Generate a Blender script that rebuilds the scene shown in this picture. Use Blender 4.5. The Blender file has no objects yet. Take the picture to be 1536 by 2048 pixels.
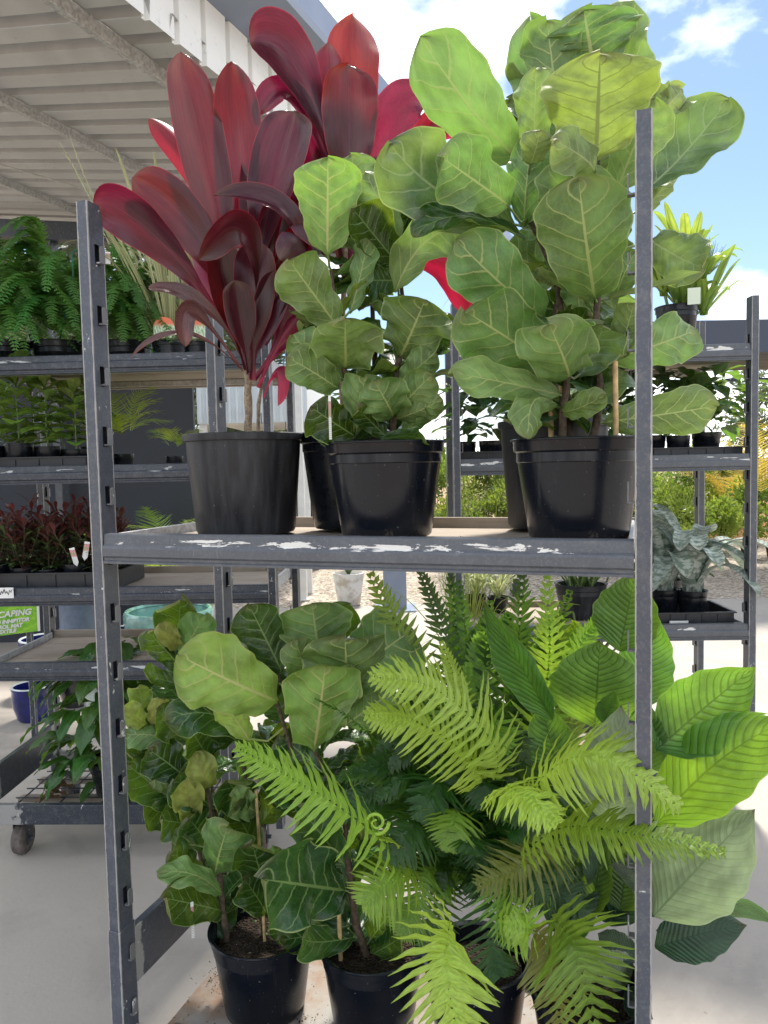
import bpy, math, random
import numpy as np
from mathutils import Vector, Matrix
R = math.radians
rng = random.Random(7)
SC = bpy.context.scene
COL = SC.collection

# ------------------------------------------------------------------ camera, sky, sun, exposure
CAM_H = 1.65
FPX, CX, CY = 1500.0, 768.0, 1024.0
PITCH, ROLL = R(3.59), R(1.2)
Fv = np.array([0, math.cos(PITCH), -math.sin(PITCH)])
U0 = np.array([0, math.sin(PITCH), math.cos(PITCH)])
R0 = np.array([1.0, 0, 0])
Rv = math.cos(ROLL) * R0 - math.sin(ROLL) * U0
Uv = math.sin(ROLL) * R0 + math.cos(ROLL) * U0
CAM = np.array([0, 0, CAM_H])
cd = bpy.data.cameras.new('camera')
cd.sensor_fit = 'VERTICAL'; cd.sensor_height = 36; cd.lens = 36 * FPX / 2048
cd.clip_start = 0.05; cd.clip_end = 2000
cam = bpy.data.objects.new('camera', cd); COL.objects.link(cam)
cam.matrix_world = Matrix(((Rv[0], Uv[0], -Fv[0], 0), (Rv[1], Uv[1], -Fv[1], 0), (Rv[2], Uv[2], -Fv[2], CAM_H), (0, 0, 0, 1)))
SC.camera = cam
SC.view_settings.view_transform = 'Standard'; SC.view_settings.look = 'None'
SC.view_settings.gamma = 1; SC.view_settings.use_curve_mapping = False
SC.view_settings.exposure = 1.08
SC.cycles.max_bounces = 10; SC.cycles.diffuse_bounces = 4; SC.cycles.transmission_bounces = 6
SC.cycles.sample_clamp_indirect = 6
SC.cycles.use_denoising = True

SUN_EL, SUN_AZ = R(60), R(12)       # azimuth from +Y towards +X
world = bpy.data.worlds.new('World'); SC.world = world; world.use_nodes = True
wn = world.node_tree; wn.nodes.clear()
def WN(t, **kw):
    n = wn.nodes.new(t)
    for k, v in kw.items(): setattr(n, k, v)
    return n
sky = WN('ShaderNodeTexSky', sky_type='NISHITA', sun_disc=False, sun_elevation=SUN_EL, sun_rotation=SUN_AZ, altitude=20, air_density=1.0, dust_density=0.5, ozone_density=3.0)
tcw = WN('ShaderNodeTexCoord')
mp = WN('ShaderNodeMapping'); mp.inputs['Location'].default_value = (8.37, 7.46, 7.50); mp.inputs['Scale'].default_value = (1.0, 1.0, 1.7)
nz = WN('ShaderNodeTexNoise'); nz.inputs['Scale'].default_value = 2.1; nz.inputs['Detail'].default_value = 9; nz.inputs['Roughness'].default_value = 0.55
rp = WN('ShaderNodeValToRGB'); rp.color_ramp.elements[0].position = 0.463; rp.color_ramp.elements[1].position = 0.57
mxw = WN('ShaderNodeMixRGB'); mxw.inputs['Color2'].default_value = (15.5, 15.7, 16.0, 1)
bg = WN('ShaderNodeBackground'); bg.inputs['Strength'].default_value = 0.088
wo = WN('ShaderNodeOutputWorld')
L = wn.links.new
L(tcw.outputs['Generated'], mp.inputs['Vector']); L(mp.outputs[0], nz.inputs['Vector']); L(nz.outputs['Fac'], rp.inputs['Fac'])
L(rp.outputs['Color'], mxw.inputs['Fac']); L(sky.outputs[0], mxw.inputs['Color1']); L(mxw.outputs[0], bg.inputs['Color']); L(bg.outputs[0], wo.inputs['Surface'])

sd = bpy.data.lights.new('sun', 'SUN'); sd.energy = 3.3; sd.angle = R(8); sd.color = (1.0, 0.94, 0.84)
sun = bpy.data.objects.new('sun', sd); COL.objects.link(sun)
sdir = Vector((math.sin(SUN_AZ) * math.cos(SUN_EL), math.cos(SUN_AZ) * math.cos(SUN_EL), math.sin(SUN_EL)))
sun.rotation_euler = sdir.to_track_quat('Z', 'Y').to_euler()
sun.location = (3, 6, 10)

# ------------------------------------------------------------------ helpers
def P(px, py, y):
    """place on the sight line of a photo pixel at distance y in front of the standpoint"""
    d = Fv + Rv * (px - CX) / FPX - Uv * (py - CY) / FPX
    return CAM + d * (y / d[1])
def A(*v): return np.array(v, float)
def nrm(v):
    l = np.linalg.norm(v); return v / l if l > 1e-9 else v
def rot(v, ax, a):
    ax = nrm(ax); return v * math.cos(a) + np.cross(ax, v) * math.sin(a) + ax * np.dot(ax, v) * (1 - math.cos(a))

class MB:
    """collects shapes, builds ONE mesh object"""
    def __init__(s): s.v = []; s.f = []; s.uv = []; s.mi = []; s.cur = 0
    def add(s, vs, fs, uvs=None):
        o = len(s.v); s.v.extend([tuple(map(float, p)) for p in vs])
        s.uv.extend(uvs if uvs is not None else [(0.5, 0.0)] * len(vs))
        for f in fs: s.f.append(tuple(i + o for i in f)); s.mi.append(s.cur)
    def box(s, c, d, rz=0.0):
        cx, cy, cz = c; a, b, h = d[0] / 2, d[1] / 2, d[2] / 2; q, w = math.cos(rz), math.sin(rz)
        vs = []
        for z in (-h, h):
            for x, y in ((-a, -b), (a, -b), (a, b), (-a, b)):
                vs.append((cx + x * q - y * w, cy + x * w + y * q, cz + z))
        s.add(vs, [(3, 2, 1, 0), (4, 5, 6, 7), (0, 1, 5, 4), (1, 2, 6, 5), (2, 3, 7, 6), (3, 0, 4, 7)])
    def tube(s, pts, rad, n=8, cap=True):
        pts = [np.array(p, float) for p in pts]; m = len(pts)
        rad = [rad] * m if not hasattr(rad, '__len__') else rad
        vs = []; ref = None
        for i in range(m):
            t = nrm(pts[min(i + 1, m - 1)] - pts[max(i - 1, 0)])
            if ref is None:
                ref = A(0, 0, 1) if abs(t[2]) < 0.9 else A(1, 0, 0)
            a = nrm(np.cross(t, ref)); b = np.cross(t, a); ref = b if np.linalg.norm(b) > .5 else ref
            ref = np.cross(a, t)
            for k in range(n):
                an = 2 * math.pi * k / n
                vs.append(pts[i] + (a * math.cos(an) + b * math.sin(an)) * rad[i])
        fs = []
        for i in range(m - 1):
            for k in range(n):
                fs.append((i * n + k, i * n + (k + 1) % n, (i + 1) * n + (k + 1) % n, (i + 1) * n + k))
        if cap:
            fs.append(tuple(range(n - 1, -1, -1))); fs.append(tuple((m - 1) * n + k for k in range(n)))
        s.add(vs, fs)
    def lathe(s, prof, c=(0, 0, 0), n=40, wob=0.0):
        vs = []; fs = []
        for r, z in prof:
            for k in range(n):
                an = 2 * math.pi * k / n; rr = r * (1 + wob * math.sin(an * 2 + 1) + wob * .6 * math.sin(an * 3 + z * 20))
                vs.append((c[0] + rr * math.cos(an), c[1] + rr * math.sin(an), c[2] + z))
        for i in range(len(prof) - 1):
            for k in range(n):
                fs.append((i * n + k, i * n + (k + 1) % n, (i + 1) * n + (k + 1) % n, (i + 1) * n + k))
        s.add(vs, fs)
    def extrude(s, prof, a, b, ax='x'):
        """closed (v,z) profile run from a to b along a local axis"""
        n = len(prof); vs = []
        for t in (a, b):
            for p, z in prof: vs.append((t, p, z) if ax == 'x' else (p, t, z))
        fs = [(i, (i + 1) % n, n + (i + 1) % n, n + i) for i in range(n)]
        fs += [tuple(range(n - 1, -1, -1)), tuple(range(n, 2 * n))]
        if ax != 'x': fs = [f[::-1] for f in fs]
        s.add(vs, fs)
    def build(s, name, mats, parent=None, smooth=True, bevel=0.0, angle=40):
        me = bpy.data.meshes.new(name)
        off = A(0, 0, 0)
        if parent is not None and not parent.get('_local'): off = np.array(parent.location)
        v = np.array(s.v, float).reshape(-1, 3) - off
        me.from_pydata(v.tolist(), [], s.f)
        if not isinstance(mats, (list, tuple)): mats = [mats]
        for m in mats: me.materials.append(m)
        if len(mats) > 1: me.polygons.foreach_set('material_index', s.mi)
        ul = me.uv_layers.new(name='UVMap')
        li = np.empty(len(me.loops), np.int32); me.loops.foreach_get('vertex_index', li)
        ul.data.foreach_set('uv', np.array(s.uv, np.float32)[li].ravel())
        o = bpy.data.objects.new(name, me); COL.objects.link(o)
        if smooth:
            me.polygons.foreach_set('use_smooth', [True] * len(me.polygons))
            me.set_sharp_from_angle(angle=R(angle))
        if bevel:
            bm = o.modifiers.new('bevel', 'BEVEL'); bm.width = bevel; bm.segments = 2; bm.limit_method = 'ANGLE'; bm.angle_limit = R(50)
        if parent is not None: o.parent = parent
        me.update()
        return o
def tag(o, label=None, cat=None, group=None, kind=None):
    if label: o['label'] = label
    if cat: o['category'] = cat
    if group: o['group'] = group
    if kind: o['kind'] = kind
    return o
def thing(name, label, cat, loc=(0, 0, 0), rz=0.0, group=None, local=False):
    o = bpy.data.objects.new(name, None); COL.objects.link(o); o.empty_display_size = .05
    o.location = tuple(map(float, loc)); o.rotation_euler = (0, 0, rz)
    if local: o['_local'] = 1
    return tag(o, label, cat, group)
def dup(o, parent=None, label=None):
    c = o.copy(); COL.objects.link(c); c.parent = parent
    if label: c['label'] = label
    for ch in o.children: dup(ch, c)
    return c

# ------------------------------------------------------------------ materials
class NT:
    def __init__(s, name):
        s.m = bpy.data.materials.new(name); s.m.use_nodes = True; s.t = s.m.node_tree; s.t.nodes.clear()
        s.out = s.t.nodes.new('ShaderNodeOutputMaterial')
    def n(s, t, **kw):
        nd = s.t.nodes.new('ShaderNode' + t)
        for k, v in kw.items(): setattr(nd, k, v)
        return nd
    def set(s, sock, v):
        if hasattr(v, 'is_output'): s.t.links.new(v, sock)
        elif v is not None:
            if sock.type == 'RGBA' and isinstance(v, (int, float)): v = (v, v, v, 1)
            if isinstance(v, (tuple, list)) and len(v) == 3 and sock.type == 'RGBA': v = (*v, 1)
            sock.default_value = v
    def m_(s, op, a, b=None, c=None):
        nd = s.n('Math', operation=op); s.set(nd.inputs[0], a)
        if b is not None: s.set(nd.inputs[1], b)
        if c is not None: s.set(nd.inputs[2], c)
        return nd.outputs[0]
    def mix(s, f, a, b, mode='MIX'):
        nd = s.n('MixRGB', blend_type=mode); s.set(nd.inputs[0], f); s.set(nd.inputs[1], a); s.set(nd.inputs[2], b); return nd.outputs[0]
    def mr(s, v, a, b, c=0.0, d=1.0, smooth=True):
        nd = s.n('MapRange'); nd.interpolation_type = 'SMOOTHSTEP' if smooth else 'LINEAR'
        s.set(nd.inputs[0], v)
        for i, x in enumerate((a, b, c, d)): s.set(nd.inputs[i + 1], x)
        return nd.outputs[0]
    def noise(s, vec, sc, det=4, rough=.55, dist=0.0):
        nd = s.n('TexNoise'); s.set(nd.inputs['Vector'], vec); nd.inputs['Scale'].default_value = sc
        nd.inputs['Detail'].default_value = det; nd.inputs['Roughness'].default_value = rough; nd.inputs['Distortion'].default_value = dist
        return nd.outputs['Fac']
    def scale(s, vec, sc, loc=(0, 0, 0)):
        nd = s.n('Mapping'); s.set(nd.inputs[0], vec); nd.inputs['Scale'].default_value = sc; nd.inputs['Location'].default_value = loc; return nd.outputs[0]
    def bump(s, h, st=.3, d=.01):
        nd = s.n('Bump'); nd.inputs['Strength'].default_value = st; nd.inputs['Distance'].default_value = d; s.set(nd.inputs['Height'], h); return nd.outputs[0]
    def pr(s, col, rough=.5, metal=0.0, spec=.5, normal=None, coat=0.0):
        nd = s.n('BsdfPrincipled'); s.set(nd.inputs['Base Color'], col); s.set(nd.inputs['Roughness'], rough); s.set(nd.inputs['Metallic'], metal)
        s.set(nd.inputs['Specular IOR Level'], spec)
        if coat: nd.inputs['Coat Weight'].default_value = coat; nd.inputs['Coat Roughness'].default_value = .2
        if normal is not None: s.set(nd.inputs['Normal'], normal)
        return nd.outputs[0]
    def done(s, sh): s.t.links.new(sh, s.out.inputs['Surface']); return s.m
    def obj(s): return s.n('TexCoord').outputs['Object']
    def pos(s): return s.n('NewGeometry').outputs['Position']

def plain(name, col, rough=.5, metal=0.0, var=.15, sc=20, spec=.5, bump=.0):
    g = NT(name); p = g.pos(); nz = g.noise(p, sc, 5)
    c = g.mix(g.mr(nz, .3, .7), tuple(x * (1 - var) for x in col), tuple(min(1, x * (1 + var)) for x in col))
    return g.done(g.pr(c, g.mr(nz, .3, .7, max(.05, rough - .08), rough + .08), metal, spec, g.bump(nz, bump, .004) if bump else None))

def steel_mat(name, base=(.060, .068, .088), chips=.66, rust=.66, chipcol=(.55, .55, .53), rail=False, edge=False):
    """grey painted steel, chipped to primer and a little rust"""
    g = NT(name); p = g.pos(); tc = g.n('TexCoord'); ge = g.n('SeparateXYZ'); g.set(ge.inputs[0], tc.outputs['Generated'])
    oc = tc.outputs['Object']
    a = g.noise(g.scale(oc, (.20, 1, 1.15) if rail else (1, 1, .55)), 40, 9, .66, .6); fine = g.noise(p, 160, 4)
    big = g.noise(p, 5, 3); med = g.noise(p, 34, 6, .65)
    a2 = g.m_('ADD', a, g.m_('MULTIPLY', g.m_('SUBTRACT', big, .5), .22))
    if rail:   # knocks sit along the upper lip of a rail
        near = g.mr(g.m_('ABSOLUTE', g.m_('SUBTRACT', ge.outputs[2], .70)), .04, .26, .10, -.12)
        a2 = g.m_('ADD', a2, near)
    chip = g.mr(a2, chips, chips + .012)
    if edge:   # paint rubbed off along the corners
        ex = g.m_('ABSOLUTE', g.m_('MULTIPLY_ADD', ge.outputs[0], 2.0, -1.0)); ey = g.m_('ABSOLUTE', g.m_('MULTIPLY_ADD', ge.outputs[1], 2.0, -1.0))
        cor = g.m_('MULTIPLY', g.mr(ex, .55, .95), g.mr(ey, .72, .97))
        wear = g.mr(g.m_('ADD', cor, g.m_('MULTIPLY', g.m_('SUBTRACT', med, .5), 1.3)), .66, .80)
    r_ = g.mr(g.m_('ADD', g.noise(g.scale(p, (1, 1, 1), (3.1, 1.7, .4)), 9, 8, .65), g.m_('MULTIPLY', g.m_('SUBTRACT', fine, .5), .1)), rust, rust + .08)
    scr = g.mr(g.noise(g.scale(p, (60, 60, 6), (1, 2, 3)), 3, 5, .6), .66, .70)
    c = g.mix(big, tuple(x * .8 for x in base), tuple(x * 1.25 for x in base))
    c = g.mix(g.m_('MULTIPLY', g.mr(med, .46, .76), .25), c, (.20, .198, .195))
    c = g.mix(g.m_('MULTIPLY', scr, .3), c, (.30, .31, .32))
    c = g.mix(g.m_('MULTIPLY', g.mr(fine, .45, .75), .22), c, (.22, .22, .22))
    c = g.mix(g.m_('MULTIPLY', r_, .65), c, (.17, .10, .065))
    if edge: c = g.mix(g.m_('MULTIPLY', wear, .8), c, (.36, .35, .33))
    c = g.mix(chip, c, chipcol)
    h = g.m_('SUBTRACT', g.m_('MULTIPLY', fine, .25), chip)
    return g.done(g.pr(c, g.mix(chip, .38, .7), .0, .5, g.bump(h, .35, .0012)))

def leaf_mat(name, top, under, tvein, uvein, trans, N=7, k=1.5, vw=.05, mw=.05, rt=.32, ru=.55, tr=.38, streak=0.0, edge=None, band=0.0, veinamt=.8, dirt=0.0, spots=.45, tipbrown=.5, quilt=.35):
    g = NT(name)
    uv = g.n('UVMap').outputs[0]; sp = g.n('SeparateXYZ'); g.set(sp.inputs[0], uv)
    x, y = sp.outputs[0], sp.outputs[1]
    sg = g.m_('MULTIPLY_ADD', x, 2.0, -1.0); a = g.m_('ABSOLUTE', sg)
    rnd = g.n('ObjectInfo').outputs['Random']
    wv = g.n('CombineXYZ'); g.set(wv.inputs[0], x); g.set(wv.inputs[1], y); g.set(wv.inputs[2], g.m_('MULTIPLY', rnd, 37.0))
    n1 = g.noise(wv.outputs[0], 4, 4); n2 = g.noise(g.scale(wv.outputs[0], (1, 1.6, 1)), 26, 3)
    yd = g.m_('ADD', y, g.m_('MULTIPLY', g.m_('SUBTRACT', n1, .5), .10 if N < 12 else .02))
    # left and right lateral veins are set alternately
    side = g.m_('MULTIPLY', g.m_('GREATER_THAN', sg, 0.0), .42 if N < 12 else 0.2)
    t = g.m_('ADD', g.m_('SUBTRACT', g.m_('MULTIPLY', yd, float(N)), g.m_('MULTIPLY', g.m_('POWER', a, 1.15), k)), side)
    d = g.m_('ABSOLUTE', g.m_('SUBTRACT', g.m_('FRACT', t), .5))
    wl = g.m_('MULTIPLY', g.m_('SUBTRACT', 1.25, a), vw)
    lat = g.mr(d, g.m_('SUBTRACT', .5, wl), g.m_('SUBTRACT', .5, g.m_('MULTIPLY', wl, .35)))
    mwn = g.m_('MULTIPLY', g.m_('SUBTRACT', 1.12, y), mw)
    mid = g.mr(a, g.m_('MULTIPLY', mwn, .45), mwn, 1.0, 0.0)
    vm = g.m_('MAXIMUM', g.m_('MULTIPLY', lat, veinamt), mid)
    ret = None
    if N < 12 and not streak:
        vo = g.n('TexVoronoi', feature='DISTANCE_TO_EDGE'); g.set(vo.inputs['Vector'], g.scale(wv.outputs[0], (1, 1.35, 1))); vo.inputs['Scale'].default_value = 13
        ret = g.mr(vo.outputs['Distance'], 0.0, .09, 1.0, 0.0)
        vm = g.m_('MAXIMUM', vm, g.m_('MULTIPLY', ret, .16))
    ed = g.mr(a, .955, .985)
    bf = g.n('NewGeometry').outputs['Backfacing']
    v1 = g.mr(n1, .25, .75, .72, 1.3); v2 = g.m_('MULTIPLY_ADD', rnd, .5, .75)
    val = g.m_('MULTIPLY', v1, v2)
    def vary(c):
        nd = g.n('HueSaturation'); g.set(nd.inputs['Color'], c); g.set(nd.inputs['Value'], val)
        g.set(nd.inputs['Hue'], g.m_('MULTIPLY_ADD', g.m_('SUBTRACT', g.m_('FRACT', g.m_('MULTIPLY', rnd, 7.3)), .5), .035, .5)); return nd.outputs[0]
    cT = g.mix(vm, vary(top), tvein); cU = g.mix(vm, vary(under), uvein); cX = vary(trans)
    if streak:
        st = g.mr(g.noise(g.scale(wv.outputs[0], (26, 1.4, 1)), 2.2, 5, .6), .3, .72)
        cT = g.mix(g.m_('MULTIPLY', st, streak), cT, tvein); cU = g.mix(g.m_('MULTIPLY', st, streak), cU, uvein)
    if band:
        bn = g.mr(g.noise(g.scale(wv.outputs[0], (2.2, 30, 1)), 1.0, 3, .6), .45, .56)
        cT = g.mix(g.m_('MULTIPLY', bn, band), cT, tvein); cU = g.mix(g.m_('MULTIPLY', bn, band), cU, uvein)
    if edge:
        cT = g.mix(ed, cT, edge); cU = g.mix(ed, cU, edge)
    if dirt:
        dm = g.mr(g.noise(g.scale(wv.outputs[0], (1, 1, 1), (5, 1, 2)), 3.2, 7, .65), .52, .75)
        cT = g.mix(g.m_('MULTIPLY', dm, dirt), cT, (.30, .33, .30))
    sp_ = g.mr(g.noise(g.scale(wv.outputs[0], (1, 1.5, 1), (2, 7, 1)), 17, 5, .7), .70, .76)
    tipb = g.m_('MULTIPLY', g.mr(g.m_('ADD', y, g.m_('MULTIPLY', n1, .25)), 1.02, 1.16), tipbrown)
    bl = g.m_('MAXIMUM', g.m_('MULTIPLY', sp_, spots), tipb)
    cT = g.mix(bl, cT, (.16, .10, .045)); cU = g.mix(bl, cU, (.20, .13, .06))
    col = g.mix(bf, cT, cU)
    ro = g.m_('ADD', g.mr(bf, 0.0, 1.0, rt, ru), g.m_('MULTIPLY', g.m_('SUBTRACT', n2, .5), .18))
    hq = g.m_('ADD', g.m_('MULTIPLY', g.m_('SUBTRACT', .5, d), 1.0), g.m_('MULTIPLY', n2, .16))
    hq = g.m_('SUBTRACT', hq, g.m_('MULTIPLY', vm, .35))
    if veinamt == 0: hq = g.noise(g.scale(wv.outputs[0], (30, 1.2, 1)), 2.0, 4, .6)
    sh = g.pr(col, ro, 0, .5, g.bump(hq, quilt, .006))
    tl = g.n('BsdfTranslucent'); g.set(tl.inputs[0], g.mix(g.m_('MULTIPLY', vm, .55), cX, tuple(c * .45 for c in trans)))
    ms = g.n('MixShader'); ms.inputs[0].default_value = tr
    g.t.links.new(sh, ms.inputs[1]); g.t.links.new(tl.outputs[0], ms.inputs[2])
    return g.done(ms.outputs[0])

M = {}
M['steel'] = steel_mat('painted_steel', edge=True)
M['hook'] = steel_mat('worn_hook', (.15, .152, .16), .60, .60)
M['steel_flat'] = steel_mat('painted_steel_board')
M['steel_dark'] = steel_mat('painted_steel_worn', (.024, .030, .043), .66, .69, edge=True)
M['rail_dark'] = steel_mat('painted_rail_dark', (.024, .030, .043), .69, .72, (.45, .46, .46), rail=True)
M['steel_chip'] = steel_mat('painted_steel_chipped', (.075, .083, .098), .628, .74, (.66, .65, .62), rail=True)
M['galv'] = plain('galvanised_steel', (.42, .42, .42), .5, .2, .25, 60)
M['cable'] = plain('cable', (.45, .45, .43), .6)
M['plastic'] = plain('black_plastic', (.007, .009, .013), .30, 0, .25, 30, .35)
M['tray'] = plain('tray_plastic', (.020, .022, .027), .42, 0, .3, 30)
M['white'] = plain('white_paint', (.72, .72, .70), .5, 0, .06, 8)
def tag_mat():
    g = NT('printed_tag'); ge = g.n('TexCoord').outputs['Generated']; sp = g.n('SeparateXYZ'); g.set(sp.inputs[0], ge)
    n = g.noise(ge, 7, 4); pic = g.mix(g.mr(n, .4, .6), (.18, .34, .10), (.70, .22, .34)); ln_ = g.mr(g.m_('FRACT', g.m_('MULTIPLY', sp.outputs[2], 22.0)), .55, .65)
    c = g.mix(g.m_('MULTIPLY', ln_, .6), (.74, .74, .72), (.12, .12, .12)); c = g.mix(g.mr(sp.outputs[2], .50, .52), c, pic); c = g.mix(g.mr(sp.outputs[2], .86, .88), c, (.78, .78, .76))
    return g.done(g.pr(c, .4))
M['printed'] = tag_mat()
M['wheel'] = plain('caster_rubber', (.12, .10, .09), .7, 0, .35, 40, .3, .3)
M['green_plastic'] = plain('green_plastic', (.01, .12, .06), .4)
M['bamboo'] = plain('bamboo_stake', (.52, .36, .17), .55, 0, .25, 60)
M['bark'] = plain('stem_bark', (.085, .06, .042), .8, 0, .45, 90, .3, .6)
M['cane'] = plain('cordyline_cane', (.26, .20, .14), .8, 0, .4, 110, .3, .6)
M['stalk'] = plain('green_stalk', (.13, .20, .06), .5, 0, .25, 40)

def dusty_plastic():
    g = NT('dusty_plastic'); p = g.obj()
    n = g.noise(g.scale(p, (9, 9, 1.2)), 4, 6, .6); f = g.noise(p, 120, 4)
    c = g.mix(g.m_('MULTIPLY', g.mr(n, .35, .75), .85), (.013, .014, .018), (.050, .052, .058))
    c = g.mix(g.mr(f, .68, .74), c, (.16, .16, .16))
    return g.done(g.pr(c, g.mr(n, .3, .7, .38, .62), 0, .35, g.bump(f, .08, .002)))
M['dusty'] = dusty_plastic()
def glossy_pot():
    g = NT('pot_plastic'); p = g.obj()
    n = g.noise(g.scale(p, (6, 6, 1.0)), 3, 5); f = g.noise(p, 140, 3); d = g.noise(p, 7, 6, .65)
    c = g.mix(g.m_('MULTIPLY', g.mr(d, .5, .8), .55), (.006, .008, .013), (.026, .027, .030))
    c = g.mix(g.m_('MULTIPLY', g.mr(f, .70, .74), .6), c, (.25, .24, .23))
    ge = g.n('SeparateXYZ'); g.set(ge.inputs[0], g.n('TexCoord').outputs['Generated'])
    sp_ = g.mr(g.m_('ADD', g.noise(p, 30, 7, .7), g.m_('MULTIPLY', ge.outputs[2], -.16)), .60, .68)
    drip = g.mr(g.noise(g.scale(p, (14, 14, .8), (2, 1, 0)), 3, 6, .6), .60, .74)
    c = g.mix(g.m_('MULTIPLY', drip, .22), c, (.10, .095, .085)); c = g.mix(g.m_('MULTIPLY', sp_, .55), c, (.11, .085, .06))
    return g.done(g.pr(c, g.m_('ADD', g.mr(n, .3, .7, .15, .27), g.m_('MULTIPLY', sp_, .4)), 0, .32, g.bump(n, .12, .01)))
M['pot'] = glossy_pot()
def soil_mat():
    g = NT('potting_soil'); p = g.pos(); n = g.noise(p, 140, 6, .7); v = g.n('TexVoronoi'); g.set(v.inputs['Vector'], p); v.inputs['Scale'].default_value = 120
    c = g.mix(g.mr(n, .35, .7), (.018, .013, .010), (.085, .062, .045)); c = g.mix(g.mr(g.noise(p, 60, 2), .70, .74), c, (.45, .40, .33))
    return g.done(g.pr(c, .95, 0, .2, g.bump(v.outputs['Distance'], 1.0, .02)))
M['soil'] = soil_mat()
def wood_mat():
    g = NT('weathered_deck'); p = g.obj()
    n = g.noise(g.scale(p, (3, 40, 40)), 2.2, 6, .6); b = g.noise(p, 4, 5); s = g.noise(p, 26, 7, .7)
    c = g.mix(n, (.29, .235, .185), (.46, .40, .335)); c = g.mix(g.m_('MULTIPLY', g.mr(b, .5, .72), .55), c, (.22, .17, .13))
    c = g.mix(g.mr(s, .66, .72), c, (.07, .05, .04))
    return g.done(g.pr(c, .8, 0, .3, g.bump(n, .25, .004)))
M['wood'] = wood_mat()
def plate_mat():
    g = NT('rusty_plate'); p = g.obj(); b = g.noise(p, 6, 7, .65); f = g.noise(p, 90, 4)
    c = g.mix(g.mr(b, .35, .7), (.30, .29, .27), (.24, .15, .09)); c = g.mix(g.mr(f, .62, .72), c, (.05, .035, .025))
    return g.done(g.pr(c, .7, .1, .4, g.bump(f, .3, .003)))
M['plate'] = plate_mat()
def concrete_mat():
    g = NT('concrete'); p = g.pos(); b = g.noise(p, .55, 6, .6); m = g.noise(p, 3.2, 7, .65, .5); f = g.noise(p, 60, 6, .7)
    c = g.mix(b, (.325, .292, .255), (.42, .382, .338)); c = g.mix(g.m_('MULTIPLY', g.mr(m, .5, .75), .5), c, (.27, .25, .225))
    c = g.mix(g.m_('MULTIPLY', g.mr(g.noise(g.scale(p, (1, 1, 1), (4, 2, 1)), 5.0, 5, .6), .66, .74), .5), c, (.52, .40, .27))
    c = g.mix(g.m_('MULTIPLY', g.mr(f, .55, .8), .35), c, (.22, .21, .20))
    st = g.mr(g.noise(g.scale(p, (1, 1, 1), (9, 3, 1)), 1.3, 8, .6, .8), .54, .62); c = g.mix(g.m_('MULTIPLY', st, .22), c, (.20, .185, .165))
    sp_ = g.mr(g.noise(g.scale(p, (1, 1, 1), (1, 6, 1)), 34, 4, .6), .70, .74); c = g.mix(g.m_('MULTIPLY', sp_, .55), c, (.12, .10, .08))
    return g.done(g.pr(c, g.mr(m, .3, .7, .5, .75), 0, .35, g.bump(g.m_('ADD', f, g.m_('MULTIPLY', m, .6)), .18, .006)))
M['concrete'] = concrete_mat()
def gravel_mat():
    g = NT('gravel'); p = g.pos(); v = g.n('TexVoronoi'); g.set(v.inputs['Vector'], p); v.inputs['Scale'].default_value = 26
    sp = g.n('SeparateColor'); g.set(sp.inputs[0], v.outputs['Color'])
    c = g.mix(sp.outputs[0], (.20, .165, .13), (.62, .54, .44)); c = g.mix(g.mr(g.noise(p, .8, 5), .4, .7), c, g.mix(.5, c, (.42, .35, .27)))
    h = g.mr(v.outputs['Distance'], 0, .6, 1, 0)
    return g.done(g.pr(c, .85, 0, .3, g.bump(h, 1.0, .03)))
M['gravel'] = gravel_mat()
M['dirt'] = plain('dirt_ground', (.30, .21, .13), .95, 0, .35, 3, .2, .5)
def roof_mat(name, ca, cb, rough=.42, metal=.25):
    g = NT(name); p = g.obj(); n = g.noise(g.scale(p, (4, .6, 4)), 2.2, 6, .6); f = g.noise(p, 30, 5)
    c = g.mix(n, ca, cb); c = g.mix(g.m_('MULTIPLY', g.mr(f, .6, .75), .3), c, (.18, .17, .15))
    return g.done(g.pr(c, g.mr(n, .3, .7, rough - .1, rough + .12), metal, .5))
M['roofsheet'] = roof_mat('zinc_roof_sheet', (.36, .362, .365), (.52, .52, .515), .5, .0)
M['fascia'] = roof_mat('white_ribbed_sheet', (.70, .71, .70), (.80, .80, .78), .45, 0)
M['gutter'] = plain('blue_grey_gutter', (.20, .24, .32), .38, .1, .08, 4)
M['awning'] = plain('slate_awning', (.045, .055, .085), .6, 0, .12, 2)
M['screen'] = plain('dark_shade_screen', (.030, .034, .045), .8, 0, .2, 3)

G_top, G_und = (.020, .062, .016), (.165, .245, .055)
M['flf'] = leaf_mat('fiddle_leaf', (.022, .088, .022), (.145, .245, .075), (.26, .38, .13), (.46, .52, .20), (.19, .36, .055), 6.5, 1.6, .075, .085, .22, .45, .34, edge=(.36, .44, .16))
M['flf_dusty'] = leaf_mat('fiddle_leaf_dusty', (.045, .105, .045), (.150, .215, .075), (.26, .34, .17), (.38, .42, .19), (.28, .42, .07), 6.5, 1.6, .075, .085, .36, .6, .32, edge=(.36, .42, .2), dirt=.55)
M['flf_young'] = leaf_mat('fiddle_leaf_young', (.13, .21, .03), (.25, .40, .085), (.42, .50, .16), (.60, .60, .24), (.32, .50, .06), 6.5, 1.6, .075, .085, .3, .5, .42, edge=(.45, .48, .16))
M['flf_backlit'] = leaf_mat('fiddle_leaf_backlit', (.06, .11, .025), (.20, .27, .055), (.10, .12, .04), (.13, .13, .045), (.22, .34, .045), 6.5, 1.6, .06, .085, .35, .55, .34, edge=(.40, .44, .16), spots=.9)  # yellow tone and dark veins paint in backlight; the spots are blotches
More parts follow.
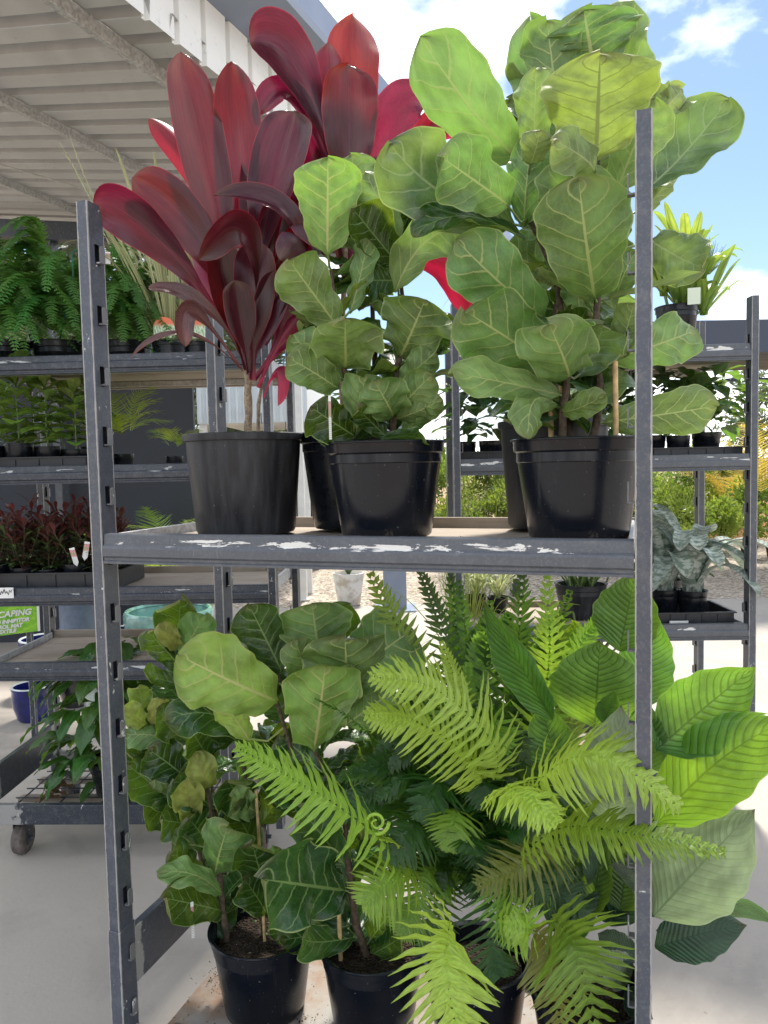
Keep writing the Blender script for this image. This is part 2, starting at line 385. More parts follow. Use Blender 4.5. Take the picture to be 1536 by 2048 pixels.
M['flf_dark'] = leaf_mat('fiddle_leaf_dark', (.009, .045, .010), (.140, .205, .045), (.19, .30, .10), (.40, .43, .15), (.24, .40, .025), 6.5, 1.6, .06, .075, .20, .5, .28, edge=(.26, .34, .12))
M['flf_bronze'] = leaf_mat('fiddle_leaf_bronze', (.12, .20, .04), (.24, .28, .07), (.34, .38, .14), (.36, .28, .10), (.34, .42, .06), 6.5, 1.6, .07, .085, .3, .5, .40, edge=(.42, .38, .14))
M['cord'] = leaf_mat('cordyline_leaf', (.034, .009, .014), (.060, .016, .024), (.11, .032, .042), (.14, .045, .058), (.22, .005, .024), 40, 8, .0, .06, .19, .30, .30, streak=.55, edge=(.36, .03, .045), veinamt=0, quilt=.12)
M['cord_red'] = leaf_mat('cordyline_leaf_red', (.14, .010, .018), (.22, .012, .030), (.32, .04, .06), (.34, .05, .07), (.42, .010, .032), 40, 8, .0, .05, .28, .38, .40, streak=.4, edge=(.55, .04, .06), veinamt=0, quilt=.12)
M['cord_old'] = leaf_mat('cordyline_leaf_old', (.055, .028, .030), (.10, .055, .055), (.20, .11, .10), (.24, .17, .15), (.22, .05, .04), 40, 8, .0, .06, .26, .40, .25, streak=.6, edge=(.2, .1, .08), veinamt=0, quilt=.15)
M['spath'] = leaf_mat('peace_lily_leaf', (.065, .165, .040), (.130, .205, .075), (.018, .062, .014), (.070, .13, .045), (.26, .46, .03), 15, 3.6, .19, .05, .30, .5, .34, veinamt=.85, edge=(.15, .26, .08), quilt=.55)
M['spath_lit'] = leaf_mat('peace_lily_leaf_lit', (.10, .24, .03), (.16, .28, .06), (.035, .12, .02), (.08, .17, .04), (.40, .62, .03), 15, 3.6, .19, .05, .30, .5, .42, veinamt=.85, edge=(.2, .34, .08), quilt=.55)  # brighter copy of the leaf colours, light on the leaf painted in
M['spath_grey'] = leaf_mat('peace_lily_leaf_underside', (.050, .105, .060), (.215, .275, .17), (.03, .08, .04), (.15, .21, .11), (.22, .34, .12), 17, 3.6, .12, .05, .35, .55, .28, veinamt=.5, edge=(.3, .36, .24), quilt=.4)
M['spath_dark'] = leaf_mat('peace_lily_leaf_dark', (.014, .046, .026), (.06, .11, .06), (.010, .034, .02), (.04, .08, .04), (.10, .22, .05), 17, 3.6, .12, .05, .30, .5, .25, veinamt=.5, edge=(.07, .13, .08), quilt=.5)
def fern(name, a, u, t, tr=.42): return leaf_mat(name, a, u, tuple(min(1, x * 1.5) for x in a), tuple(min(1, x * 1.4) for x in u), t, 40, 6, 0, .14, .38, .5, tr, veinamt=0, quilt=.1)
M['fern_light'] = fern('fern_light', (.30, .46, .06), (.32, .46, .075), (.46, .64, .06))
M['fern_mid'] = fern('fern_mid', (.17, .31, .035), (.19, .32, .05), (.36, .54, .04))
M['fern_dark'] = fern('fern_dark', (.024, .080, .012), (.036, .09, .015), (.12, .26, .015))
M['fern_olive'] = fern('fern_olive', (.15, .17, .035), (.18, .18, .05), (.36, .36, .05))
M['boston'] = fern('boston_fern', (.045, .14, .028), (.06, .16, .035), (.18, .38, .04), .36)
M['rachis'] = plain('frond_rib', (.30, .36, .07), .5, 0, .2, 40)
M['rachis_dark'] = plain('frond_rib_dark', (.06, .06, .03), .6, 0, .3, 40)
def strap(name, a, b, t, tr=.35): return leaf_mat(name, a, a, b, b, t, 40, 8, 0, .30, .38, .45, tr, streak=.35, veinamt=0, edge=b, quilt=.1)
M['flax'] = strap('flax_leaf', (.50, .50, .30), (.16, .24, .08), (.55, .55, .25))
M['spider'] = strap('spider_leaf', (.60, .62, .42), (.10, .20, .06), (.5, .55, .25))
M['dracaena'] = strap('dracaena_leaf', (.24, .36, .06), (.08, .19, .03), (.36, .48, .06))
M['brom'] = leaf_mat('bromeliad_leaf', (.40, .45, .40), (.42, .46, .42), (.10, .16, .12), (.13, .19, .15), (.25, .32, .22), 40, 8, 0, .0, .5, .55, .18, veinamt=0, band=.85, quilt=.1)
M['green'] = leaf_mat('seedling_leaf', (.13, .25, .045), (.19, .29, .08), (.16, .26, .07), (.2, .28, .1), (.30, .48, .04), 9, 2.5, .04, .08, .35, .5, .35)
M['deep'] = leaf_mat('deep_green_leaf', (.020, .060, .020), (.05, .10, .04), (.07, .14, .05), (.1, .16, .07), (.14, .30, .03), 8, 2.5, .03, .08, .25, .45, .28)
M['philo'] = leaf_mat('philodendron_leaf', (.028, .095, .020), (.07, .14, .04), (.10, .19, .06), (.12, .2, .07), (.20, .38, .03), 8, 2.5, .04, .08, .22, .45, .32)
M['redleaf'] = leaf_mat('red_tinged_leaf', (.070, .032, .026), (.10, .05, .04), (.12, .045, .04), (.14, .06, .05), (.30, .06, .04), 9, 2.5, .02, .08, .35, .5, .3)
M['olivegr'] = leaf_mat('dull_green_leaf', (.07, .12, .04), (.11, .16, .07), (.09, .13, .05), (.1, .14, .06), (.20, .30, .05), 9, 2.5, .02, .08, .35, .5, .3)
M['palm'] = fern('palm_leaf', (.22, .34, .035), (.24, .34, .05), (.55, .68, .05))
M['ypalm'] = fern('yellow_palm_leaf', (.42, .32, .05), (.4, .32, .06), (.65, .50, .06))
M['bush'] = fern('bush_leaf', (.085, .14, .028), (.10, .15, .04), (.30, .42, .05))
M['lime'] = fern('lime_bush_leaf', (.17, .24, .045), (.18, .24, .06), (.40, .50, .06))
M['redbush'] = fern('red_bush_leaf', (.22, .06, .03), (.2, .07, .04), (.5, .1, .05))
M['tree'] = fern('tree_leaf', (.085, .11, .055), (.10, .12, .065), (.22, .27, .10), .3)
M['yellow'] = plain('yellow_petal', (.80, .62, .03), .5)
# ------------------------------------------------------------------ ground
def sheet(name, x0, x1, y0, y1, z, mat):
    b = MB(); b.add([(x0, y0, z), (x1, y0, z), (x1, y1, z), (x0, y1, z)], [(0, 1, 2, 3)])
    return tag(b.build(name, mat, smooth=False), kind='structure')
sheet('ground', -600, 600, -300, 1200, -.012, M['dirt'])
sheet('gravel_yard', -30, 40, 8.72, 15.0, -.004, M['gravel'])
slab = MB(); slab.box((2, 2.35, -.055), (40, 12.7, .12)); slab = tag(slab.build('concrete_floor', M['concrete'], smooth=False), kind='structure')
tag(slab, 'pale trowelled concrete floor under the plant racks')

# ------------------------------------------------------------------ shed awning (upper left)
YW = R(22.5)
e_ = A(math.sin(YW), math.cos(YW), 0); r_ = nrm(A(-math.cos(YW), math.sin(YW), .17)); n_ = nrm(np.cross(e_, r_))
if n_[2] < 0: n_ = -n_
E0 = P(375, 115, 3.45)
S0, S1, RL = -1.15, 2.75, 5.0
def W(s, r, n): return E0 + e_ * s + r_ * r + n_ * n
shed = thing('shed_awning', 'open shed roof of ribbed zinc sheets on steel purlins, upper left', 'shed roof', E0)
def wbox(b, s0, s1, r0, r1, n0, n1):
    vs = [W(s, r, n) for n in (n0, n1) for s, r in ((s0, r0), (s1, r0), (s1, r1), (s0, r1))]
    b.add(vs, [(0, 1, 2, 3), (7, 6, 5, 4), (4, 5, 1, 0), (5, 6, 2, 1), (6, 7, 3, 2), (7, 4, 0, 3)])
PIT = .205
k0 = int(math.floor(S0 / PIT)); 
for sh in range(0, int((S1 - S0) / PIT), 4):
    b = MB(); pts = []
    for i in range(4):
        s = S0 + (sh + i) * PIT
        pts += [(s, 0), (s + .012, .0), (s + .062, .006), (s + .108, .0), (s + .118, 0), (s + .126, .075), (s + .192, .075), (s + .200, 0)]
    pts.append((S0 + (sh + 4) * PIT - .001, 0))
    vs = []; fs = []; m = len(pts)
    for r in (-.06, 1.2, 2.4, 3.6, RL):
        for s, n in pts: vs.append(W(s, r + (.012 * math.sin(s * 40) if r < 0 else 0), n))
    for j in range(4):
        for i in range(m - 1): fs.append((j * m + i, j * m + i + 1, (j + 1) * m + i + 1, (j + 1) * m + i))
    b.add(vs, fs); b.build('roof_sheet', M['roofsheet'], shed, angle=25)
for rr in (0.20, 1.40, 3.0, 4.6):
    b = MB(); wbox(b, S0, S1, rr - .012, rr + .012, -.060, -.004); wbox(b, S0, S1, rr + .0125, rr + .032, -.060, -.054)
    b.build('purlin', M['galv'], shed, bevel=.004)
b = MB(); wbox(b, S1 - .30, S1 - .22, -.1, RL, -.26, -.104); wbox(b, S1 - .34, S1 - .18, -.1, RL, -.275, -.2605); b.build('end_beam', M['steel_dark'], shed)
b = MB(); b.tube([W(S0, 2.75, -.12), W(0.4, 2.4, -.16), W(2.7, 1.3, -.13)], .006, 6); b.build('brace_cable', M['cable'], shed)
# light ribbed fascia standing on the eave, capped by the blue-grey gutter
fas = MB(); pts = []
s = S0
while s < 9.5:
    pts += [(s, 0), (s + .02, .0), (s + .028, .022), (s + .048, .022), (s + .056, 0), (s + .19, 0)]; s += .19
vs = []; m = len(pts); UPz = A(0, 0, 1); OUT = nrm(np.cross(e_, UPz))
for z in (-.03, .30):
    for s, o in pts: vs.append(E0 + e_ * s + OUT * (.07 - o) + UPz * z)
fas.add(vs, [(i, i + 1, m + i + 1, m + i) for i in range(m - 1)]); fas.build('fascia_sheet', M['fascia'], shed, angle=25)
gt = MB(); prof = [(.075, .26), (.36, .30), (.37, .33), (.37, .47), (.34, .50), (.03, .44), (.03, .26)]
vs = [E0 + e_ * s + OUT * o + UPz * z for s in (S0, 9.5) for o, z in prof]; q = len(prof)
gt.add(vs, [(i, (i + 1) % q, q + (i + 1) % q, q + i) for i in range(q)] + [tuple(range(q)), tuple(range(2 * q - 1, q - 1, -1))]); gt.build('gutter', M['gutter'], shed, smooth=False)
# posts that carry the end beam and the eave
for s, r in ((S1 - .26, 4.8), (S1 - .26, 3.4)):
    w0 = W(s, r, -.28); b = MB(); b.box((w0[0], w0[1], w0[2] / 2), (.09, .09, w0[2]), -YW); b.build('awning_post', M['steel_dark'], shed, bevel=.004)

# ------------------------------------------------------------------ racks
HOOK = None
def hook_mesh(b, u, v, z, sg):
    """pressed L-shaped shelf hook standing off the slotted post face; sg = direction it points along u"""
    w = .009
    b.box((u + sg * .0065, v, z - .020), (.013, w * 2, .0035))
    vs = []; n = 6
    pr = [(-w, -.0215), (w, -.0215), (w, .012)] + [(w * math.cos(a), .012 + w * 1.1 * math.sin(a)) for a in [math.pi * k / n for k in range(1, n)]] + [(-w, .012)]
    for du in (.0115, .0145):
        for dv, dz in pr: vs.append((u + sg * du, v + dv, z + dz))
    m = len(pr); fs = [tuple(range(m)), tuple(range(2 * m - 1, m - 1, -1))] + [(i, m + i, m + (i + 1) % m, (i + 1) % m) for i in range(m)]
    b.add(vs, fs)
def rack(label, origin, yaw, width, depth, ptop, shelves, base_z, mat, railmat, hooks=True, hook0=.2, sheathe=.52, mesh_base=False, board_z=None, shelf_fill=4, group='steel plant racks'):
    t = thing('plant_rack', label, 'rack', (origin[0], origin[1], 0), yaw, group, local=True)
    pw, pd = .032, .058
    zs = [hook0 + .15 * i for i in range(int((ptop - hook0 - .05) / .15) + 1)]
    for iu, u in enumerate((0, width)):
        for iv, v in enumerate((0, depth)):
            sg = 1 if iu == 0 else -1
            b = MB(); x0, x1 = u - pw / 2, u + pw / 2; y0, y1 = v - pd / 2, v + pd / 2
            xi = x1 if sg > 0 else x0                       # slotted inner face
            xo = x0 if sg > 0 else x1
            zb, zt = base_z - .02, ptop
            quad = lambda *p: b.add(p, [(0, 1, 2, 3)])
            quad((xo, y0, zb), (xo, y0, zt), (xo, y1, zt), (xo, y1, zb))
            quad((x0, y0, zb), (x1, y0, zb), (x1, y0, zt), (x0, y0, zt)); quad((x1, y1, zb), (x0, y1, zb), (x0, y1, zt), (x1, y1, zt))
            quad((x0, y0, zt), (x1, y0, zt), (x1, y1, zt), (x0, y1, zt))
            ya, yb = v - .008, v + .008; last = zb
            for z in zs:
                za, zc = z - .024, z + .026
                quad((xi, y0, last), (xi, y1, last), (xi, y1, za), (xi, y0, za))
                quad((xi, y0, za), (xi, ya, za), (xi, ya, zc), (xi, y0, zc)); quad((xi, yb, za), (xi, y1, za), (xi, y1, zc), (xi, yb, zc))
                last = zc
            quad((xi, y0, last), (xi, y1, last), (xi, y1, zt), (xi, y0, zt))
            po = b.build('post', mat, t, smooth=False)
            if hooks:
                for z in zs:
                    h = MB(); hook_mesh(h, xi, v + .004, z, sg); h.build('hook', M['hook'], po, smooth=False)
            if sheathe:
                s = MB(); s.box((u, v, (zb - .02 + sheathe) / 2), (pw + .006, pd + .006, sheathe - zb + .02)); s.build('sleeve', mat, po, bevel=.002)
    prof = [(.014, 0), (-.006, 0), (-.010, -.003), (-.012, -.026), (-.018, -.031), (-.020, -.036), (-.020, -.055), (-.014, -.060), (-.014, -.066), (-.018, -.069), (-.018, -.074), (.014, -.074)]
    gap = pw / 2 + .002
    def rails(z, par, profs, rm, full=True):
        b = MB(); b.extrude([(v - .012, zz + z) for v, zz in profs][::-1], gap, width - gap); b.build('front_rail', rm, par, angle=20)
        b = MB(); b.extrude([(depth - v + .012, zz + z) for v, zz in profs], gap, width - gap); b.build('back_rail', M['wood'] if rm is railmat else rm, par, angle=20)
        for s in (0, 1):
            b = MB()
            b.box(((.024 if s == 0 else width - .024), depth / 2, z - .030), (.010, depth - pd - .004, .056))
            b.build('side_rail', M['galv'], par, bevel=.002)
    for z in shelves:
        sh = MB(); n = shelf_fill; w = (depth - .05) / n
        sh.extrude([(.03, z - .070), (.05, z - .070), (.05, z - .046), (.03, z - .046)], .04, width - .04)
        sh.extrude([(depth - .05, z - .070), (depth - .03, z - .070), (depth - .03, z - .046), (depth - .05, z - .046)], .04, width - .04)
        so = sh.build('shelf', M['galv'], t, smooth=False)
        for i in range(n):
            b = MB(); b.box((width / 2, .025 + w * (i + .5), z - .036 + rng.uniform(-.0012, .0012)), (width - .07, w - .006, .016)); b.build('deck_board', M['wood'], so, bevel=.0015)
        rails(z, so, prof, railmat)
    # rolling base
    bm_ = MB(); z = base_z
    bs = bm_; bs.box((width / 2, .004, z + .035), (width - pw - .008, .03, .085)); bs.box((width / 2, depth - .004, z + .035), (width - pw - .008, .03, .085))
    bo = bs.build('base_frame', mat, t, bevel=.003)
    zb_ = board_z or (z + .08)
    for s in (0, 1):
        b = MB(); b.box(((.006 if s == 0 else width - .006), depth / 2, zb_ + .07), (.022, depth - pd - .008, .155)); b.build('side_board', mat, t, bevel=.003)
    if mesh_base:
        for i in range(13):
            b = MB(); x = .06 + (width - .12) * i / 12; b.tube([(x, .02, z + .03), (x, depth - .02, z + .03)], .0035, 5); b.build('mesh_wire', M['steel_dark'], bo)
        for i in range(6):
            b = MB(); y = .06 + (depth - .12) * i / 5; b.tube([(.03, y, z + .036), (width - .03, y, z + .036)], .0035, 5); b.build('mesh_wire', M['steel_dark'], bo)
        for y in (.19, .38):
            b = MB(); b.box((width / 2, y, z + .018), (width - .06, .04, .02)); b.build('base_slat', M['wood'], bo)
    else:
        b = MB(); b.box((width / 2, depth / 2, z + .012), (width - .11, depth - .05, .012)); b.build('base_plate', M['plate'], t, bevel=.002)
    for u in (.10, width - .10):
        for v in (.07, depth - .07):
            c = MB(); c.box((u, v, z - .020), (.09, .08, .012))
            c.box((u - .029, v, z - .072), (.005, .045, .10)); c.box((u + .029, v, z - .072), (.005, .045, .10))
            c.tube([(u - .045, v, .068), (u + .045, v, .068)], .009, 8)
            co = c.build('caster', M['steel_dark'], t, smooth=False)
            wv = MB(); pts = []; rr = []
            for x, q in ((-.026, .045), (-.024, .060), (-.018, .067), (.018, .067), (.024, .060), (.026, .045)): pts.append((u + x, v, .069)); rr.append(q)
            wv.tube(pts, rr, 24); wv.build('wheel', M['wheel'], co)
    return t
TH = R(18.8)
FL = (-.715, 1.906)
front = rack('large grey chipped steel rack in front holding the big potted plants', FL, -TH, 1.3, .565, 2.31, [1.492], .10, M['steel'], M['steel_chip'], hook0=.235 - .15 + .0, sheathe=.455, board_z=.285, group=None)
def RF(u, v, z):   # front rack to world
    return A(FL[0] + u * math.cos(TH) + v * math.sin(TH), FL[1] - u * math.sin(TH) + v * math.cos(TH), z)
LB = (-1.70, 3.10); TL = R(2)
left = rack('dark steel rack on casters standing at the left behind the front rack', LB, -TL, 1.24, .60, 2.35, [2.12, 1.675, 1.173, .86], .17, M['steel_dark'], M['rail_dark'], hook0=.2, sheathe=0, mesh_base=True, group=None)
def RLf(u, v, z): return A(LB[0] + u * math.cos(TL) + v * math.sin(TL), LB[1] - u * math.sin(TL) + v * math.cos(TL), z)
RB = (.335, 3.42); TR = R(2)
right = rack('grey steel rack standing behind at the right', RB, -TR, 1.32, .60, 2.36, [2.154, 1.668, .90], .17, M['steel'], M['steel_chip'], hook0=.22, sheathe=0, group=None)
def RR(u, v, z): return A(RB[0] + u * math.cos(TR) + v * math.sin(TR), RB[1] - u * math.sin(TR) + v * math.cos(TR), z)

# ------------------------------------------------------------------ plant builders
PROF = {
 'flf': [(0, .035), (.03, .035), (.045, .14), (.08, .40), (.15, .58), (.25, .66), (.36, .71), (.48, .80), (.6, .92), (.72, 1), (.82, .99), (.89, .90), (.94, .75), (.98, .48), (1, .0)],
 'cord': [(0, .17), (.12, .13), (.25, .20), (.36, .50), (.48, .80), (.6, .95), (.74, 1), (.84, .97), (.91, .86), (.955, .66), (.985, .34), (1, 0)],
 'spath': [(0, .05), (.03, .22), (.12, .62), (.26, .90), (.40, 1), (.55, .95), (.68, .80), (.79, .60), (.88, .36), (.94, .16), (.975, .06), (1, 0)],
 'strap': [(0, .7), (.15, .8), (.4, 1), (.7, .85), (.9, .45), (1, 0)],
 'brom': [(0, .9), (.15, .8), (.4, .85), (.7, 1), (.88, .95), (.95, .75), (.985, .4), (1, 0)],
 'obov': [(0, .06), (.08, .10), (.2, .4), (.4, .8), (.6, 1), (.78, .9), (.9, .55), (.97, .2), (1, 0)],
 'heart': [(0, .05), (.1, .06), (.13, .55), (.25, .95), (.38, 1), (.55, .85), (.72, .58), (.86, .3), (.95, .1), (1, 0)],
}
for _k, _p in list(PROF.items()):     # round the outlines off
    _v = np.linspace(0, 1, 201); _w = np.interp(_v, [a for a, c in _p], [c for a, c in _p]); _s = _w.copy()
    for _i in range(1, 200):
        _h = min(7, _i, 200 - _i); _s[_i] = _w[_i - _h:_i + _h + 1].mean()
    PROF[_k] = (_v, _s)
def leaf_grid(b, pts, w, prof, n0, arch=0.0, fold=0.1, wave=0.0, wf=2.2, nv=22, nu=10, N=7, k=1.5, puck=0.0, ph=0.0, twist=0.0, notch=0.0, rim=0.0, rimb=None):
    B, T = pts[0], pts[-1]; Ln = np.linalg.norm(T - B)
    C = (2 * pts[1] - (B + T) / 2) if len(pts) == 3 else (B + T) / 2 + n0 * arch * Ln * 2
    pv, pw = PROF[prof]
    vv = np.linspace(0, 1, nv + 1); vv = 1 - (1 - vv) ** 1.35
    uu = np.linspace(-1, 1, nu + 1)
    vs = []; uvs = []
    pos = np.outer((1 - vv) ** 2, B) + np.outer(2 * vv * (1 - vv), C) + np.outer(vv ** 2, T)
    tan = np.outer(2 * (1 - vv), C - B) + np.outer(2 * vv, T - C)
    tan /= np.linalg.norm(tan, axis=1)[:, None] + 1e-9
    # carry the frame along the curve so that strongly bent leaves do not flip
    s_prev = nrm(np.cross(tan[0], n0))
    if np.linalg.norm(s_prev) < .5: s_prev = nrm(np.cross(tan[0], A(0, 0, 1)))
    # use the blade's middle as the frame's anchor
    im = (nv + 1) // 2
    S = [None] * (nv + 1); s = nrm(np.cross(tan[im], n0)); S[im] = s
    for i in range(im + 1, nv + 1): s = nrm(s - tan[i] * np.dot(s, tan[i])); S[i] = s
    s = S[im]
    for i in range(im - 1, -1, -1): s = nrm(s - tan[i] * np.dot(s, tan[i])); S[i] = s
    for i, v in enumerate(vv):
        t = tan[i]; s = S[i]
        if twist: s = rot(s, t, twist * (v - .5))
        n = np.cross(s, t)
        h = np.interp(v, pv, pw) * w / 2
        for u in uu:
            a = abs(u); sd = 1 if u > 0 else -1
            up = fold * h * a ** 1.5 + (rim if sd > 0 or rimb is None else rimb) * h * a ** 4
            wv_ = wave * w * a ** 2.2 * math.sin(2 * math.pi * (wf * v + ph + (.37 if sd > 0 else 0)))* min(1, 3 * v)
            pk = 0
            if puck: pk = puck * w * math.cos(2 * math.pi * (v * N - a * k + (.42 if sd > 0 else 0))) * (a * (1 - a) * 4) ** .5
            hx = h * (1 + .035 * math.sin(2 * math.pi * (v * 5.3 + ph * 3 + sd)) * (1 if prof in ('flf', 'spath') else .3))
            p = pos[i] + s * u * hx * math.cos(min(1.2, abs(fold) * .6) * a) + n * (up + wv_ + pk)
            if notch and v > .9: p = p + t * notch * Ln * (v - .9) * 10 * (min(1, a * 1.4) ** 2)
            vs.append(p); uvs.append(((u + 1) / 2, v))
    fs = []; m = nu + 1
    for i in range(nv):
        for j in range(nu): fs.append((i * m + j, i * m + j + 1, (i + 1) * m + j + 1, (i + 1) * m + j))
    b.add(vs, fs, uvs)
def facing(B, T, side, roll):
    c = nrm(CAM - (B + T) / 2); t = nrm(T - B)
    n = c - t * np.dot(c, t)
    if np.linalg.norm(n) < .15: n = A(0, 0, 1) - t * t[2]
    n = rot(nrm(n), t, R(roll))
    return n * side
def near_stem(p, stems):
    best = None
    for st in stems:
        for i in range(len(st) - 1):
            a, c = st[i], st[i + 1]; q = np.clip(np.dot(p - a, c - a) / max(1e-9, np.dot(c - a, c - a)), 0, 1); x = a + (c - a) * q
            d = np.linalg.norm(x - p)
            if best is None or d < best[0]: best = (d, x)
    return best
def put_leaf(par, spec, D, kind, mats, stems=None, name='leaf', **kw):
    """spec: bx,by, tx,ty, width px, side(+1 top face seen, -1 underside seen), roll deg, tip depth offset[, base depth offset, midx, midy, mid depth offset]"""
    bx, by, tx, ty, w, side, roll, dt = spec[:8]; db = spec[8] if len(spec) > 8 else 0.0
    B = P(bx, by, D + db); T = P(tx, ty, D + dt); pts = [B, T]
    if len(spec) > 9: pts = [B, P(spec[9], spec[10], D + spec[11]), T]
    n0 = facing(B, T, side, roll)
    b = MB(); wm = w * (D + (db + dt) / 2) / FPX
    o = dict(arch=rng.uniform(-.09, .02) if len(pts) == 2 else 0, fold=rng.uniform(-.05, .22), wave=rng.uniform(.02, .06), ph=rng.random(), wf=rng.uniform(1.6, 2.8))
    if kind == 'flf': wm *= 1.10; o.update(puck=.019, nv=28, nu=14, arch=rng.uniform(-.20, .05) if len(pts) == 2 else 0, fold=rng.uniform(-.15, .42), wave=rng.uniform(.07, .16), wf=rng.uniform(1.8, 3.6), twist=rng.uniform(-.6, .6), rim=rng.uniform(-.4, .45), rimb=rng.uniform(-.4, .45), notch=rng.uniform(0, .05))
    if kind == 'spath': o.update(rim=rng.uniform(-.25, .25), rimb=rng.uniform(-.25, .25), puck=.007, N=15, k=3.6, nv=44, nu=12, fold=rng.uniform(.05, .3), wave=rng.uniform(.015, .035))
    if kind == 'cord': wm *= 1.04; o.update(fold=rng.uniform(.25, .75), wave=rng.uniform(.02, .06), twist=rng.uniform(-.5, .5), rim=rng.uniform(-.3, .2), rimb=rng.uniform(-.3, .2), arch=rng.uniform(-.14, .03) if len(pts) == 2 else 0)
    o.update(kw); pr = o.pop('prof', kind)
    leaf_grid(b, pts, wm, pr, n0, **o)
    if stems:
        d, x = near_stem(B, stems)
        if d > .008:
            mid = (B + x) / 2 + A(0, 0, -.02 * d / .1)
            b.tube([x, mid, B + nrm(T - B) * .01], [.0035, .0032, .0028], 6, cap=False)
    return b.build(name, mats, par, angle=180)

def frond(b, rb, path, hw, npin, droop=.25, lean=.35, lobes=.06, width=.8, r0=.0035, up=None, taper=1.0, nseg=5, start=.12, curl=0.0, seed=0):
    """a once-divided frond: rib b tube in rb, leaflets in b. path = 3D points (Catmull-Rom)"""
    rg = random.Random(seed); pts = [np.array(p, float) for p in path]
    ext = [2 * pts[0] - pts[1]] + pts + [2 * pts[-1] - pts[-2]]
    def cr(t):
        x = t * (len(pts) - 1); i = min(int(x), len(pts) - 2); f = x - i; p0, p1, p2, p3 = ext[i:i + 4]
        return .5 * ((2 * p1) + (-p0 + p2) * f + (2 * p0 - 5 * p1 + 4 * p2 - p3) * f ** 2 + (-p0 + 3 * p1 - 3 * p2 + p3) * f ** 3)
    L_ = sum(np.linalg.norm(cr((i + 1) / 20) - cr(i / 20)) for i in range(20))
    rb.tube([cr(i / 14) for i in range(15)], [r0 * (1 - .8 * i / 14) for i in range(15)], 5)
    for i in range(npin):
        f = start + (1 - start) * (i + .5) / npin
        p = cr(f); t = nrm(cr(min(1, f + .02)) - cr(max(0, f - .02)))
        u_ = up if up is not None else A(0, 0, 1)
        n = u_ - t * np.dot(u_, t); n = nrm(n) if np.linalg.norm(n) > .05 else nrm(np.cross(t, A(1, 0, 0)))
        s = np.cross(t, n)
        g = (f - start) / (1 - start)
        ln = hw * (min(1, .6 + 1.6 * g) if g < .25 else 1.0) * (1 - max(0, g - .35) / .65) ** (.62 * taper) * rg.uniform(.88, 1.08) + hw * .07
        if ln < .004: continue
        pwid = L_ * (1 - start) / npin * width
        for sd in (-1, 1):
            d = nrm(s * sd + t * (lean + .55 * g ** 2 + rg.uniform(-.09, .09)) + n * rg.uniform(-.18, .24)); pv_ = rg.uniform(.85, 1.12); dr_ = droop * rg.uniform(.5, 1.6)
            wdir = nrm(t - d * np.dot(t, d)); q = p.copy(); vs = []; uvs = []; pn = nrm(np.cross(d, wdir)) * (-sd)
            dd = d.copy(); ph = rg.random() * 6
            for k in range(nseg + 1):
                x = k / nseg; ww = pwid * (.5 + .35 * max(0, 1 - x * 5)) * (1 - x ** 2.2) * (1 + .22 * math.sin(k * 2.1 + ph)) * pv_ + .0004
                off = n * lobes * pwid * math.sin(k * 1.9 + ph)
                vs += [q - wdir * ww + off, q + off * .3 - n * .10 * ww, q + wdir * ww + off]
                uvs += [(0, x), (.5, x), (1, x)]
                dd = nrm(dd - n * dr_ / nseg * (1 + curl * x) + t * .10 / nseg); q = q + dd * ln / nseg
            fs = []
            for k in range(nseg):
                for j in (0, 1):
                    fq = (k * 3 + j, k * 3 + j + 1, k * 3 + 4 + j, k * 3 + 3 + j); fs.append(fq if sd < 0 else fq[::-1])
            b.add(vs, fs, uvs)
def put_frond(par, pts, hw_px, D, mat, npin=26, name='frond', rm='rachis', seed=None, **kw):
    """pts: (px,py,depth offset) from crown to tip"""
    b = MB(); rb = MB(); path = [P(x, y, D + d) for x, y, d in pts]
    frond(b, rb, path, hw_px * D / FPX, npin, seed=seed if seed is not None else rng.randrange(9999), **kw)
    o = b.build(name, mat, par, angle=180); rb.build('rib', M[rm], o); return o

def pot_mesh(b, c, r, h, kind='std', n=44, wob=.004):
    x, y, z = c
    if kind == 'std':
        pr = [(0, 0.0), (r * .70, 0), (r * .735, .006), (r * .76, .03), (r * .90, h - .052), (r * .915, h - .05), (r * .915, h - .030), (r * .955, h - .026), (r * .965, h - .004), (r, h - .003), (r * 1.005, h), (r * .985, h + .002), (r * .90, h - .004), (r * .85, h - .06), (r * .80, h * .55)]
    elif kind == 'squat':
        pr = [(0, 0), (r * .80, 0), (r * .825, .008), (r * .93, h - .062), (r * .935, h - .055), (r * .945, h - .02), (r * .99, h - .019), (r * 1.0, h - .012), (r * 1.0, h - .002), (r * .985, h), (r * .93, h - .003), (r * .90, h - .06), (r * .86, h * .5)]
    elif kind == 'bowl':
        pr = [(0, 0), (r * .55, 0), (r * .72, h * .12), (r * .90, h * .5), (r * .985, h * .85), (r, h * .97), (r * .985, h), (r * .90, h), (r * .87, h * .9), (r * .8, h * .5), (0, h * .25)]
    else:  # ceramic
        pr = [(0, 0), (r * .68, 0), (r * .74, h * .05), (r * .92, h * .4), (r * .97, h * .7), (r * .95, h * .9), (r * 1.0, h * .96), (r * .985, h), (r * .86, h), (r * .84, h * .9), (r * .8, h * .3), (0, h * .2)]
    b.lathe(pr, (x, y, z), n, wob)
